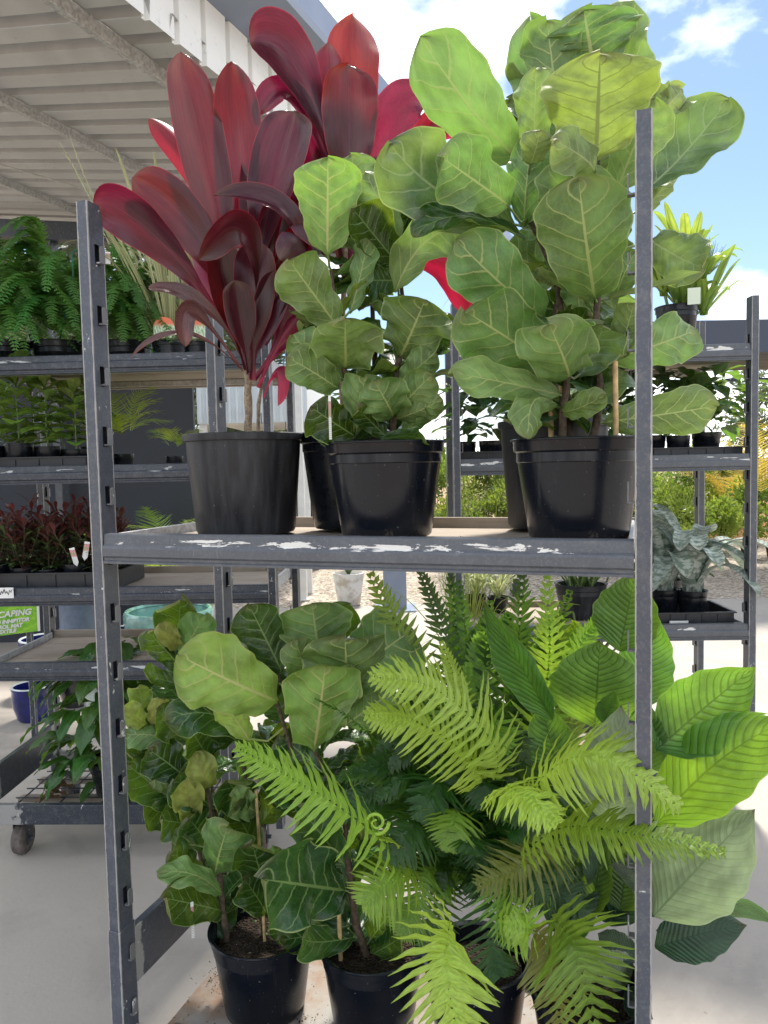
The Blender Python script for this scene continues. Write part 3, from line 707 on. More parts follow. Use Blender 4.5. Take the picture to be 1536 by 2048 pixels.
def soil_disc(b, c, r, zz, seed=1):
    rg = random.Random(seed); n = 20; vs = [(c[0], c[1], zz + .006)]; fs = []
    for ring in range(1, 5):
        for k in range(n):
            an = 2 * math.pi * k / n; rr = r * ring / 4; vs.append((c[0] + rr * math.cos(an), c[1] + rr * math.sin(an), zz + rg.uniform(-.004, .008)))
    for k in range(n): fs.append((0, 1 + k, 1 + (k + 1) % n))
    for ring in range(3):
        for k in range(n):
            a = 1 + ring * n + k; c2 = 1 + ring * n + (k + 1) % n; fs.append((a, a + n, c2 + n, c2))
    b.add(vs, fs)
def make_pot(par, c, r, h, mat, kind='std', soil=True, seed=1):
    b = MB(); pot_mesh(b, c, r, h, kind); o = b.build('pot', mat, par, angle=35)
    if soil:
        s = MB(); soil_disc(s, c, r * (.86 if kind == 'squat' else .83), c[2] + h - .045, seed); s.build('soil', M['soil'], par, angle=180)
    return o
# ------------------------------------------------------------------ big plants on the front rack
ZT = 1.474      # top face of the shelf boards
def stem(par, pts, D, r0, r1, mat='bark', name='stem'):
    """pts px,py,depth offset; returns world polyline"""
    w = [P(x, y, D + d) for x, y, d in pts]; b = MB(); q = []
    for i in range(len(w) - 1):
        for k in range(3): q.append(w[i] + (w[i + 1] - w[i]) * k / 3 + A(rng.uniform(-1, 1), rng.uniform(-1, 1), 0) * r0 * .25 * (k > 0))
    q.append(w[-1]); m = len(q)
    b.tube(q, [(r0 + (r1 - r0) * i / (m - 1)) * (1.14 if i % 3 == 0 else .96) for i in range(m)], 9)
    b.build(name, M[mat], par); return w
def at_pot(px, y, z):
    p = P(px, 900, y); return A(p[0], y, z)

# ---- red cordyline in the wide dusty pot
D = 2.068; c = at_pot(488, D, ZT)
pl = thing('cordyline_plant', 'burgundy cordyline in wide dusty black pot beside the left post', 'potted plant', c, group='big plants on the front rack')
make_pot(pl, c, .163, .268, M['dusty'], 'squat')
st = [stem(pl, [(498, 885, 0), (496, 800, 0), (495, 745, 0)], D, .0115, .010, 'cane'), stem(pl, [(515, 885, .02), (517, 810, .02), (530, 730, .03)], D, .006, .004, 'cane')]
st.append(stem(pl, [(495, 748, 0), (497, 690, 0), (503, 620, 0), (500, 540, 0), (495, 470, 0)], D, .010, .004, 'cane'))
cord = [
 (488, 640, 362, 103, 100, 1, 10, -.02, 0), (500, 640, 463, 122, 92, 1, -6, .0, 0), (480, 600, 298, 236, 56, -1, 15, .08, .04, 420, 390, .06),
 (480, 690, 186, 402, 88, 1, -18, -.16, 0, 320, 482, -.10), (492, 700, 264, 355, 92, 1, 8, -.10, 0, 400, 480, -.05), (500, 640, 588, 222, 108, 1, -18, .06, 0, 540, 400, .02),
 (530, 690, 428, 392, 52, 1, 35, -.06, 0, 592, 462, -.10), (470, 560, 396, 368, 34, -1, 30, .10, .03), (512, 690, 398, 520, 66, 1, 30, -.20, 0, 492, 470, -.12),
 (515, 660, 652, 508, 56, 1, 35, -.16, 0, 585, 462, -.08), (520, 660, 560, 520, 60, 1, -30, -.20, 0, 600, 490, -.12), (505, 760, 512, 482, 80, 1, 0, -.06, -.02),
 (494, 740, 432, 470, 74, 1, 12, -.09, -.02), (508, 760, 632, 550, 72, 1, -20, -.05, 0), (515, 775, 650, 640, 60, -1, -30, .02, 0, 590, 640, -.02),
 (500, 640, 640, 330, 80, 1, -20, .10, 0, 590, 480, .05), (498, 750, 560, 540, 66, 1, -8, -.05, -.02), (498, 745, 470, 560, 62, 1, 10, -.10, -.02),
 (490, 650, 520, 300, 84, -1, 20, .12, .04), (500, 620, 560, 260, 76, -1, -14, .14, .05), (505, 700, 600, 430, 70, -1, 10, .10, .03), (490, 690, 400, 470, 66, -1, 0, .10, .03),
 (500, 700, 570, 380, 84, 1, 6, .03, 0), (500, 720, 610, 470, 70, 1, -12, .04, 0)]
for i, s in enumerate(cord):
    put_leaf(pl, s, D, 'cord', M['cord'] if i not in (7, 14, 2) else M['cord_red'], None, nv=26, nu=8)
for s in [(482, 710, 297, 576, 34, 1, 20, -.10, 0, 402, 606, -.08), (486, 742, 262, 716, 20, 1, 40, -.16, 0, 372, 668, -.10), (480, 735, 372, 694, 40, 1, 10, -.12, 0, 385, 622, -.10)]:
    put_leaf(pl, s, D, 'cord', M['cord_old'], None, fold=.45, twist=1.2)
put_leaf(pl, (525, 795, 556, 812, 36, -1, 10, -.06, 0, 553, 742, -.04), D, 'cord', M['cord_red'], None)

# ---- second cordyline, its pot half hidden
D = 2.15; c = at_pot(702, D, ZT)
pl = thing('cordyline_plant', 'taller red cordyline behind, its pot mostly hidden by the middle pot', 'potted plant', c, group='big plants on the front rack')
make_pot(pl, c, .150, .268, M['plastic'], 'std')
st = [stem(pl, [(690, 880, 0), (682, 700, 0), (690, 520, 0), (694, 400, 0)], D, .011, .006, 'cane')]
cB = [(694, 430, 500, 88, 104, 1, 6, .02, 0, 600, 150, .0), (700, 420, 706, 30, 108, -1, -4, .12, .02), (682, 430, 656, 84, 62, -1, 8, .06, .02), (700, 470, 696, 128, 106, 1, 4, -.06, 0),
 (690, 470, 516, 232, 52, 1, 30, -.02, 0, 600, 205, .0), (720, 480, 852, 212, 92, 1, -10, .0, 0, 780, 250, -.02), (725, 450, 940, 228, 44, -1, 25, .08, 0, 840, 262, .05), (725, 470, 972, 286, 52, -1, 25, .10, 0, 870, 270, .05),
 (700, 560, 930, 630, 62, -1, 10, -.02, 0, 860, 520, -.06), (685, 520, 612, 262, 70, 1, 10, .02, 0), (690, 560, 640, 330, 76, 1, 16, -.08, 0), (710, 520, 770, 300, 80, 1, -10, .0, 0),
 (690, 640, 590, 560, 60, 1, 20, -.06, 0, 620, 560, -.04), (690, 560, 720, 340, 84, 1, 0, .04, 0),
 (694, 500, 760, 240, 84, -1, 0, .12, .03), (694, 500, 650, 220, 80, -1, 0, .10, .03)]
for i, s in enumerate(cB): put_leaf(pl, s, D, 'cord', M['cord_red'] if i in (1, 2, 5, 6, 7, 8) else M['cord'], None, nv=26, nu=8)

# ---- fiddle leaf figs
def fill(par, stems, D, n, mats, w=(45, 80), ln=(70, 130), back=.12, seed=1, side=None):
    rg = random.Random(seed)
    for i in range(n):
        s_ = rg.choice(stems); k = rg.randrange(len(s_) - 1); f = rg.random(); p = s_[k] + (s_[k + 1] - s_[k]) * f
        an = rg.uniform(0, 2 * math.pi); el = rg.uniform(-.1, .9)
        d = nrm(A(math.cos(an), abs(math.sin(an)) * .8 + .15 if back else math.sin(an), el)); l = rg.uniform(*ln) * D / FPX
        T = p + d * l; n0 = nrm(A(0, 0, 1) + d * rg.uniform(-.5, .2) + A(rg.uniform(-.4, .4), rg.uniform(-.4, .4), 0)); n0 = nrm(n0 - d * np.dot(n0, d))
        b = MB(); leaf_grid(b, [p + d * .012, T], rg.uniform(*w) * D / FPX, 'flf', n0, arch=rg.uniform(-.02, .1), fold=rg.uniform(-.1, .4), wave=rg.uniform(.05, .11), twist=rg.uniform(-.5, .5), rim=rg.uniform(-.4, .4), puck=.017, ph=rg.random(), nv=18, nu=8)
        b.build('leaf', rg.choice(mats), par, angle=180)

D = 1.874; c = at_pot(770, D, ZT)
pl = thing('fiddle_leaf_fig', 'bushy fiddle leaf fig in glossy black pot, middle of the upper shelf', 'potted plant', c, group='big plants on the front rack')
make_pot(pl, c, .153, .232, M['pot'])
st = [stem(pl, [(708, 900, 0), (700, 790, .01), (688, 735, .0), (680, 650, 0), (662, 540, .02)], D, .008, .004), stem(pl, [(785, 900, 0), (788, 830, 0), (795, 730, 0), (812, 660, .0), (800, 540, .03), (770, 420, .05)], D, .009, .004), stem(pl, [(745, 900, .06), (750, 700, .07), (740, 520, .06), (722, 420, .05)], D, .008, .004)]
for s in [(677, 655, 578, 520, 104, -1, 8, -.10, 0), (722, 420, 703, 312, 82, -1, -8, .05, .05), (792, 492, 732, 346, 82, -1, 10, -.02, .03), (700, 628, 735, 482, 56, -1, -25, -.05, 0),
          (790, 585, 946, 470, 104, -1, -16, -.05, 0, 858, 478, -.06), (800, 715, 850, 600, 132, -1, 4, -.10, 0), (691, 738, 690, 640, 138, -1, 6, -.16, 0), (678, 778, 578, 716, 76, -1, 10, -.08, 0), (688, 760, 584, 670, 74, -1, -12, -.03, .01),
          (711, 872, 730, 752, 80, -1, 6, -.10, -.02), (785, 835, 748, 762, 92, -1, 8, -.12, 0), (790, 832, 862, 752, 70, -1, -14, -.10, 0), (788, 838, 884, 798, 54, -1, 14, -.08, 0), (808, 870, 850, 818, 46, -1, 0, -.07, 0), (795, 770, 870, 706, 60, -1, 0, -.07, 0),
          (828, 702, 872, 688, 44, -1, 10, .04, .02), (780, 420, 770, 330, 70, -1, 0, .06, .05)]:
    put_leaf(pl, s, D, 'flf', M['flf'], st)
put_leaf(pl, (655, 511, 656, 316, 122, -1, -2, -.05, -.02), D, 'flf', M['flf_young'], st, arch=-.03, twist=0, fold=.08, wave=.05, rim=.1, rimb=-.1)
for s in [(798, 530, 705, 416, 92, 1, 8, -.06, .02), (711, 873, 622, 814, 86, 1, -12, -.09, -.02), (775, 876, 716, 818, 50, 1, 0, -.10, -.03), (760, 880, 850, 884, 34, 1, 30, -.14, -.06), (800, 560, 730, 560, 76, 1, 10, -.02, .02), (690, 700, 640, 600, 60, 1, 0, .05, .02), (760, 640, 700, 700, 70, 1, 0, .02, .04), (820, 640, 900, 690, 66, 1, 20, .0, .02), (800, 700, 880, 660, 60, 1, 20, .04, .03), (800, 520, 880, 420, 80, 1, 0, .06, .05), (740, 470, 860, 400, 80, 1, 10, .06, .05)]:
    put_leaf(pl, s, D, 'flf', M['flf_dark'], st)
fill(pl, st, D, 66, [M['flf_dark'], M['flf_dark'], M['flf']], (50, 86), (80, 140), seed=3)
b = MB(); b.box(tuple(P(660, 835, D - .15)), (.006, .0015, .10), .5); b.build('plant_tag', M['printed'], pl)

# right-hand fig with very large leaves
D = 1.722; c = at_pot(1156, D, ZT)
pl = thing('fiddle_leaf_fig', 'large-leaved fiddle leaf fig with bamboo stakes beside the right post, upper shelf', 'potted plant', c, group='big plants on the front rack')
make_pot(pl, c, .152, .226, M['pot'])
st = [stem(pl, [(1125, 890, 0), (1128, 800, 0), (1140, 740, 0), (1150, 660, .0)], D, .010, .006), stem(pl, [(1182, 890, .02), (1200, 800, .02), (1192, 690, .02), (1195, 600, .02), (1200, 470, .05), (1195, 320, .08)], D, .010, .005), stem(pl, [(1140, 890, .05), (1128, 700, .06), (1110, 540, .06), (1060, 440, .05), (1040, 320, .06)], D, .010, .005)]
for s in [(1190, 598, 1158, 362, 164, -1, -4, -.14, .0), (1118, 505, 1150, 322, 128, -1, 14, -.06, .04), (1048, 455, 1066, 280, 76, -1, -8, .0, .05), (1020, 412, 882, 314, 122, -1, 10, -.16, -.04),
          (1088, 636, 914, 482, 124, -1, -8, -.08, .04), (1138, 755, 930, 622, 146, -1, -10, -.16, 0), (1122, 790, 908, 746, 70, -1, 20, -.14, 0), (1136, 755, 1098, 648, 138, -1, 8, -.22, 0), (1118, 812, 1058, 872, 66, -1, 4, -.14, 0, 1070, 800, -.10),
          (1120, 800, 1020, 796, 60, -1, 0, -.05, .02), (1122, 822, 1208, 790, 46, -1, 20, -.10, 0), (1160, 640, 1154, 556, 62, -1, 0, .02, .04), (1230, 600, 1270, 505, 62, -1, -10, .0, .03), (1068, 305, 1072, 140, 82, -1, -6, .02, .06), (1210, 720, 1390, 660, 92, -1, 6, .02, .03), (1205, 845, 1432, 812, 88, -1, 4, -.02, .02)]:
    put_leaf(pl, s, D, 'flf', M['flf'], st)
put_leaf(pl, (1192, 322, 1200, 112, 206, -1, 1, -.07, -.03), D, 'flf', M['flf_backlit'], st, arch=-.02, twist=0, fold=.1, notch=.06)
for s in [(1232, 385, 1310, 198, 104, -1, -14, -.02, .04), (1234, 722, 1268, 606, 72, -1, -20, -.03, .02), (1190, 345, 1110, 282, 86, -1, 20, -.16, -.06), (1060, 330, 1080, 262, 60, -1, 10, -.10, -.03), (1207, 598, 1396, 545, 30, -1, 60, -.03, .02)]:
    put_leaf(pl, s, D, 'flf', M['flf_dusty'], st)
for s in [(1030, 452, 780, 288, 142, 1, 14, -.08, .05, 890, 390, -.03), (1055, 482, 828, 472, 62, 1, 46, -.06, .05, 930, 432, -.02), (1158, 755, 1205, 652, 104, 1, -12, -.08, 0), (1110, 640, 1180, 640, 70, 1, 30, -.02, .03), (1300, 480, 1404, 536, 100, 1, -6, .05, .06), (1195, 640, 1230, 700, 80, 1, 0, .0, .03), (1160, 790, 1230, 760, 70, 1, 20, .03, .03)]:
    put_leaf(pl, s, D, 'flf', M['flf_dusty'] if s[4] in (142, 100, 104) else M['flf_dark'], st)
fill(pl, st, D, 36, [M['flf'], M['flf_dusty'], M['flf_dark']], (70, 110), (100, 170), seed=5)
for pts in ([(1102, 890, .03), (1102, 770, .03)], [(1232, 885, -.02), (1230, 722, -.02)], [(1126, 885, .07), (1116, 500, .07)]):
    w = [P(x, y, D + d) for x, y, d in pts]; b = MB(); k = 7
    b.tube([w[0] + (w[1] - w[0]) * i / k for i in range(k + 1)], [.0062 if i % 2 else .0066 for i in range(k + 1)], 9); b.build('bamboo_stake', M['bamboo'], pl)
b = MB(); b.tube([P(1118, 520, D + .06), P(1128, 524, D + .055), P(1126, 545, D + .06), P(1136, 556, D + .06)], .0025, 6); b.build('plant_tie', M['green_plastic'], pl)

D = 2.04; c = at_pot(1108, D, ZT)
pl = thing('fiddle_leaf_fig', 'tall fiddle leaf fig behind, only the edge of its pot rim showing', 'potted plant', c, group='big plants on the front rack')
make_pot(pl, c, .150, .285, M['dusty'], 'squat')
st = [stem(pl, [(1108, 890, 0), (1112, 640, -.02), (1128, 380, -.02), (1150, 200, 0)], D, .010, .005)]
for s in [(1045, 322, 840, 74, 132, -1, -10, -.16, -.10, 960, 240, -.14), (1120, 330, 1062, 42, 110, -1, 6, .05, -.02), (1120, 260, 1094, 44, 106, -1, 10, .0, -.02), (1190, 150, 1168, 24, 190, -1, 0, -.06, -.02), (1290, 230, 1204, 16, 118, -1, -14, .06, .0), (1150, 200, 1180, 22, 130, -1, 10, .02, 0)]:
    put_leaf(pl, s, D, 'flf', M['flf'], st)
for s in [(1290, 380, 1455, 200, 116, 1, -18, -.02, -.10), (1300, 240, 1364, 178, 62, -1, 10, -.02, -.05), (1250, 300, 1300, 170, 90, -1, 0, -.05, -.06), (1290, 420, 1360, 330, 50, -1, 20, .02, -.04)]:
    put_leaf(pl, s, D, 'flf', M['flf_dusty'], st)
fill(pl, st, D, 26, [M['flf'], M['flf'], M['flf_dusty'], M['flf_dark']], (95, 150), (130, 210), seed=8)
for s in [(1130, 330, 1120, 180, 110, -1, 0, -.10, -.04), (1140, 300, 1240, 200, 110, -1, 0, -.02, -.03), (1130, 420, 1100, 300, 110, -1, 10, -.10, -.05), (1120, 480, 1250, 400, 120, -1, -10, -.02, -.02), (1120, 560, 1010, 500, 110, -1, 0, -.02, -.02), (1115, 640, 1230, 560, 110, -1, 0, -.04, -.02), (1130, 300, 1020, 200, 100, -1, 0, .02, -.01), (1112, 620, 1010, 600, 100, 1, 0, .04, 0)]:
    put_leaf(pl, s, D, 'flf', M['flf'], st)

# ---- lower shelf
ZB = .119
D = 2.05; c = at_pot(495, D, ZB)
pl = thing('fiddle_leaf_fig', 'fiddle leaf fig with small dark leaves, leftmost pot on the bottom shelf', 'potted plant', c, group='big plants on the front rack')
make_pot(pl, c, .152, .235, M['pot'], seed=3)
st = [stem(pl, [(455, 1900, 0), (450, 1850, 0), (440, 1760, .0), (430, 1660, .02), (414, 1580, .02), (405, 1500, .04)], D, .010, .004), stem(pl, [(530, 1890, .02), (520, 1760, .03), (505, 1640, .04), (480, 1480, .06), (460, 1400, .08)], D, .009, .004), stem(pl, [(440, 1890, .07), (390, 1660, .10), (330, 1480, .12), (300, 1440, .12)], D, .008, .004), stem(pl, [(470, 1890, .09), (420, 1560, .14), (375, 1390, .16), (355, 1320, .16)], D, .008, .004)]
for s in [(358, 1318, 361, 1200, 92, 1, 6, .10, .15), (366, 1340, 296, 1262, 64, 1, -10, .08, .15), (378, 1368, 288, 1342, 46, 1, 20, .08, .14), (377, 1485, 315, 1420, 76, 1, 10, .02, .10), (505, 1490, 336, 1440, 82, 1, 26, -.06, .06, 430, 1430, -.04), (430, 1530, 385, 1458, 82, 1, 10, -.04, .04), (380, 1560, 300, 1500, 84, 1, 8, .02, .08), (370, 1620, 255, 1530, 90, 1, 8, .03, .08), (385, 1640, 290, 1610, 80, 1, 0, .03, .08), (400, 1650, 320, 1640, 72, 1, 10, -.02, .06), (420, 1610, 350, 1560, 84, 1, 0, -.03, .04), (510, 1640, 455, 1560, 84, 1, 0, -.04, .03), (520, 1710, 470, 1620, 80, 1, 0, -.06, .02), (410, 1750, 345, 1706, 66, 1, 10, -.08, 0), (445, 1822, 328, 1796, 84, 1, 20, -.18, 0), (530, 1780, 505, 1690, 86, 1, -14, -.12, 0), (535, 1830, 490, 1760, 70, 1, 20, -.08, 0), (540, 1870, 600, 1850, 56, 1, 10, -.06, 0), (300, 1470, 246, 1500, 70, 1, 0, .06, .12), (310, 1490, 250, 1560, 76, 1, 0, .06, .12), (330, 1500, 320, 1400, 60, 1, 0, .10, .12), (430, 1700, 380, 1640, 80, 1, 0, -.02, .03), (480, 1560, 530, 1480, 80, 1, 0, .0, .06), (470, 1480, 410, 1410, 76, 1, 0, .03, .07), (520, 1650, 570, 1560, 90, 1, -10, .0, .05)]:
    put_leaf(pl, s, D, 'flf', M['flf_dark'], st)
for s in [(356, 1322, 408, 1232, 66, -1, 0, .06, .15), (430, 1748, 454, 1656, 102, -1, -12, -.10, 0), (445, 1790, 322, 1745, 56, -1, 30, -.12, 0, 390, 1750, -.10), (515, 1625, 462, 1594, 60, -1, 0, -.06, .03), (361, 1520, 300, 1570, 62, -1, 10, .03, .08), (520, 1800, 565, 1700, 60, -1, -30, -.10, 0), (395, 1690, 345, 1690, 60, -1, 0, -.04, .02), (350, 1480, 250, 1470, 56, -1, 20, .08, .1)]:
    put_leaf(pl, s, D, 'flf', M['flf'], st)
for s in [(355, 1300, 320, 1246, 38, -1, 0, .06, .14), (292, 1452, 278, 1372, 44, 1, 0, .08, .12), (294, 1452, 244, 1414, 46, -1, 0, .04, .12), (296, 1450, 330, 1400, 40, -1, 0, .04, .12), (382, 1638, 372, 1560, 60, -1, 0, -.06, .04), (414, 1578, 392, 1508, 58, -1, 6, -.05, .03), (412, 1560, 390, 1498, 40, 1, 20, .02, .03)]:
    put_leaf(pl, s, D, 'flf', M['flf_bronze'], st)
fill(pl, st, D, 62, [M['flf_dark'], M['flf_dark'], M['flf']], (55, 85), (70, 110), seed=11)
w = [P(530, 1890, D - .01), P(512, 1580, D + .0)]; b = MB(); b.tube(w, .0045, 8); b.build('bamboo_stake', M['bamboo'], pl)
b = MB(); b.box(tuple(P(385, 1840, D - .11)), (.008, .0015, .10), .6); b.build('plant_tag', M['printed'], pl)

D = 1.972; c = at_pot(722, D, ZB)
pl = thing('fiddle_leaf_fig', 'tall fiddle leaf fig with broad pale leaves, second pot on the bottom shelf', 'potted plant', c, group='big plants on the front rack')
make_pot(pl, c, .148, .238, M['pot'], seed=4)
st = [stem(pl, [(738, 1930, 0), (712, 1850, 0), (698, 1740, 0), (690, 1640, 0), (660, 1560, .02), (628, 1500, .02), (690, 1410, .06)], D, .011, .004), stem(pl, [(722, 1930, .04), (700, 1780, .05), (600, 1560, .06), (552, 1400, .05), (560, 1340, .08)], D, .009, .004)]
for s in [(556, 1402, 361, 1312, 150, -1, -8, -.10, .02), (644, 1352, 624, 1208, 140, -1, 4, .08, .06), (684, 1368, 822, 1262, 146, -1, -6, .04, .05), (696, 1420, 690, 1275, 172, -1, 2, -.05, .04), (628, 1500, 650, 1332, 150, -1, 8, -.10, .0), (640, 1480, 700, 1335, 70, -1, -10, -.04, .02), (690, 1450, 790, 1380, 100, -1, 0, .02, .05), (600, 1370, 590, 1280, 70, -1, 30, -.02, .06)]:
    put_leaf(pl, s, D, 'flf', M['flf_young'] if s[0] in (556, 628) else M['flf'], st)
put_leaf(pl, (500, 1482, 448, 1404, 62, -1, 0, -.06, .02), D, 'flf', M['flf_young'], st)
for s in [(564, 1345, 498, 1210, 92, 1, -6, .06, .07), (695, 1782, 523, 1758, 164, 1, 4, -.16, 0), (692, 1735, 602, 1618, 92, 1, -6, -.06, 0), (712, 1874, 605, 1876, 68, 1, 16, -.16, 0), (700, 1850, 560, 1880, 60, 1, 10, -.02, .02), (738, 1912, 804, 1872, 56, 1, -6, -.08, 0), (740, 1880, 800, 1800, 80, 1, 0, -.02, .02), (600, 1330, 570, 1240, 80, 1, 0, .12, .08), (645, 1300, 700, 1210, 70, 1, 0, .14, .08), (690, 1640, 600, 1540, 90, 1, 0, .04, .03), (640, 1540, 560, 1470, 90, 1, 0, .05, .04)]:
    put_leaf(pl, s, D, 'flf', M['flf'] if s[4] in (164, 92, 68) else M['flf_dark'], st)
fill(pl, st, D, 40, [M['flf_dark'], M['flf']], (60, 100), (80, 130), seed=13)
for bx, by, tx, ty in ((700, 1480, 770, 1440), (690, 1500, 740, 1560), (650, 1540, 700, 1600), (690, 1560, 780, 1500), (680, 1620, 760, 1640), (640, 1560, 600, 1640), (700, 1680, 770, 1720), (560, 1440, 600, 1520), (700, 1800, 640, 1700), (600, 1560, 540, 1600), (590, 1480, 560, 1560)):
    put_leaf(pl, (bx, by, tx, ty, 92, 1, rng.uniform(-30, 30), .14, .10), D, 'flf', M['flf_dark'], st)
w = [P(682, 1935, D - .02), P(676, 1780, D - .01)]; b = MB(); b.tube(w, .006, 8); b.build('bamboo_stake', M['bamboo'], pl)

# fern
D = 1.905; c = at_pot(938, D, ZB)
pl = thing('fern_plant', 'bright green spreading fern, third pot on the bottom shelf', 'potted plant', c, group='big plants on the front rack')
make_pot(pl, c, .146, .238, M['pot'], seed=5)
CR = (935, 1880)
def fr(pts, hw, mat, n=26, **kw): return put_frond(pl, [(CR[0] + rng.uniform(-14, 14), CR[1], rng.uniform(-.03, .03))] + pts, hw, D, M[mat], n, **kw)
FK = dict(nseg=7, width=.56, lobes=.16)
# big pale fronds in front
fr([(850, 1765, -.10), (715, 1640, -.24), (590, 1560, -.30), (474, 1494, -.34)], 96, 'fern_light', 28, up=A(.1, -.5, .85), start=.30, droop=.35, **FK)
fr([(968, 1640, -.10), (992, 1500, -.18), (870, 1378, -.26), (742, 1352, -.32)], 90, 'fern_light', 29, up=A(.25, -.75, .6), start=.38, droop=.30, **FK)
fr([(960, 1640, -.08), (955, 1535, -.16), (840, 1446, -.24), (732, 1430, -.30)], 83, 'fern_light', 28, up=A(.2, -.75, .62), start=.38, droop=.35, **FK)
fr([(1010, 1700, -.18), (1085, 1555, -.34), (1200, 1512, -.44), (1360, 1612, -.50)], 95, 'fern_light', 28, up=A(-.05, -.55, .83), start=.36, droop=.55, **FK)
fr([(960, 1680, -.16), (1000, 1580, -.30), (1050, 1592, -.40), (1112, 1644, -.46)], 74, 'fern_light', 18, up=A(0, -.45, .88), start=.42, droop=.55, **FK)
fr([(1010, 1760, -.2), (1110, 1660, -.36), (1260, 1666, -.46), (1450, 1704, -.50)], 66, 'fern_mid', 27, up=A(0, -.6, .8), start=.34, droop=.4, **FK)
fr([(922, 1815, -.16), (900, 1850, -.34), (893, 1940, -.44), (918, 2090, -.50)], 104, 'fern_light', 17, up=A(0, -1, .25), start=.46, droop=.30, nseg=7, width=.74, lobes=.25, taper=.8)
fr([(1030, 1800, -.10), (1120, 1850, -.24), (1160, 1930, -.32), (1200, 2110, -.36)], 108, 'fern_mid', 17, up=A(0, -1, .35), start=.44, droop=.25, nseg=7, width=.68, lobes=.2)
fr([(1000, 1820, -.08), (1080, 1870, -.22), (1112, 1960, -.28), (1122, 2080, -.30)], 76, 'fern_olive', 17, up=A(0, -1, .3), start=.45, droop=.3, **FK)
fr([(1030, 1740, -.05), (1110, 1690, -.14), (1050, 1730, -.24), (955, 1772, -.28)], 84, 'fern_olive', 24, up=A(0, -.6, .8), start=.45, droop=.25, **FK)
fr([(880, 1770, -.08), (815, 1752, -.18), (760, 1775, -.22), (726, 1808, -.24)], 84, 'fern_mid', 20, up=A(0, -.6, .8), start=.4, droop=.4, **FK)
fr([(960, 1840, -.12), (1010, 1838, -.26), (1060, 1860, -.32), (1010, 1850, -.36)], 60, 'fern_mid', 16, up=A(0, -.8, .5), start=.4, **FK)
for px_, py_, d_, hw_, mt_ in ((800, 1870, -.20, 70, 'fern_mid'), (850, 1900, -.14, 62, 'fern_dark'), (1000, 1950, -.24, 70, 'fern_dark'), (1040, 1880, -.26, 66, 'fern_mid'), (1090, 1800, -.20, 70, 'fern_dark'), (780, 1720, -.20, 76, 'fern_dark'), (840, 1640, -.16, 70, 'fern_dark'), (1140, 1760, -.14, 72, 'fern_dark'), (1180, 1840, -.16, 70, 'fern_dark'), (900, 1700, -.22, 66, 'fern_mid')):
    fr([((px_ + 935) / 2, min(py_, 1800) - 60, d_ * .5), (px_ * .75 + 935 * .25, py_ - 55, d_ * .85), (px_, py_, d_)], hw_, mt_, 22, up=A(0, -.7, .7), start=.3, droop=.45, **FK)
# upright darker fronds behind
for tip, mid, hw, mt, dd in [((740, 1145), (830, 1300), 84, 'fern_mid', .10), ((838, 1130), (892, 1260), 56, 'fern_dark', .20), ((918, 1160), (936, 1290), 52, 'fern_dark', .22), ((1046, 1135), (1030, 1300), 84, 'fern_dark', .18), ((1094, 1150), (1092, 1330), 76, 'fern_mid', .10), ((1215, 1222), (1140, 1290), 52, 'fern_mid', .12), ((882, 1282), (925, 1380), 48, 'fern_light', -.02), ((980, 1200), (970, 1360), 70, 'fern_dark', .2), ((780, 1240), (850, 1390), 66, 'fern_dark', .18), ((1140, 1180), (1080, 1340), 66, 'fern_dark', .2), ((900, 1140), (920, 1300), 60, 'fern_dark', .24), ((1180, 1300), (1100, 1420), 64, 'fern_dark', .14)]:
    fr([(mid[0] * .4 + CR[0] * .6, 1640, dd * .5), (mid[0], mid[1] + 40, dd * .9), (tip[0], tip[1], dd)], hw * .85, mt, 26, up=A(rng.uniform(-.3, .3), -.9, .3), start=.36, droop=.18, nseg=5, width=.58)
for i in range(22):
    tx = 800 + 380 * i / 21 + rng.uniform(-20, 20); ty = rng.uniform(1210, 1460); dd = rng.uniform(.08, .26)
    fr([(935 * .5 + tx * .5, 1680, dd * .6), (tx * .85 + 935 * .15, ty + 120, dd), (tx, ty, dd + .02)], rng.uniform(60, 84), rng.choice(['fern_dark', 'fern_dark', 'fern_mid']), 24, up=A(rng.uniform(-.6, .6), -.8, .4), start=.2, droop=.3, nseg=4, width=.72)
# inner mass
rg = random.Random(21)
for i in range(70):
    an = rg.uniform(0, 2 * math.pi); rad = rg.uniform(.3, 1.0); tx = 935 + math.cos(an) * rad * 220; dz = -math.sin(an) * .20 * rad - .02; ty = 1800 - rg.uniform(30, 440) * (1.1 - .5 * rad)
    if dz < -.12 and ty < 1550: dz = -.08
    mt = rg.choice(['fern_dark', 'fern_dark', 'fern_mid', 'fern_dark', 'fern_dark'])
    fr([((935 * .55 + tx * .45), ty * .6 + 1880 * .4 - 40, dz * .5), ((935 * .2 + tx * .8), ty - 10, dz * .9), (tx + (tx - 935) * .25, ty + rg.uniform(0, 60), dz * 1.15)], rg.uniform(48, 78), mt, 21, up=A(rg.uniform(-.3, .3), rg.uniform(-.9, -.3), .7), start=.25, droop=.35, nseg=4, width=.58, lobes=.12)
put_frond(pl, [(CR[0], 1860, .05), (805, 1551, -.06), (708, 1442, -.10), (630, 1396, -.12)], 26, D, M['fern_dark'], 26, rm='rachis_dark', start=.4, width=.3, r0=.006)
b = MB(); pts = []
for i in range(26):
    a = i * .45; r = 26 * (1 - i / 30); pts.append(P(752 + math.cos(a) * r, 1645 + math.sin(a) * r, D - .2))
b.tube(pts, [.005 - .0001 * i for i in range(26)], 6); b.build('fiddlehead', M['fern_light'], pl)
fr([(880, 1760, -.1), (800, 1690, -.18), (752, 1672, -.2)], 20, 'fern_light', 14, start=.5)

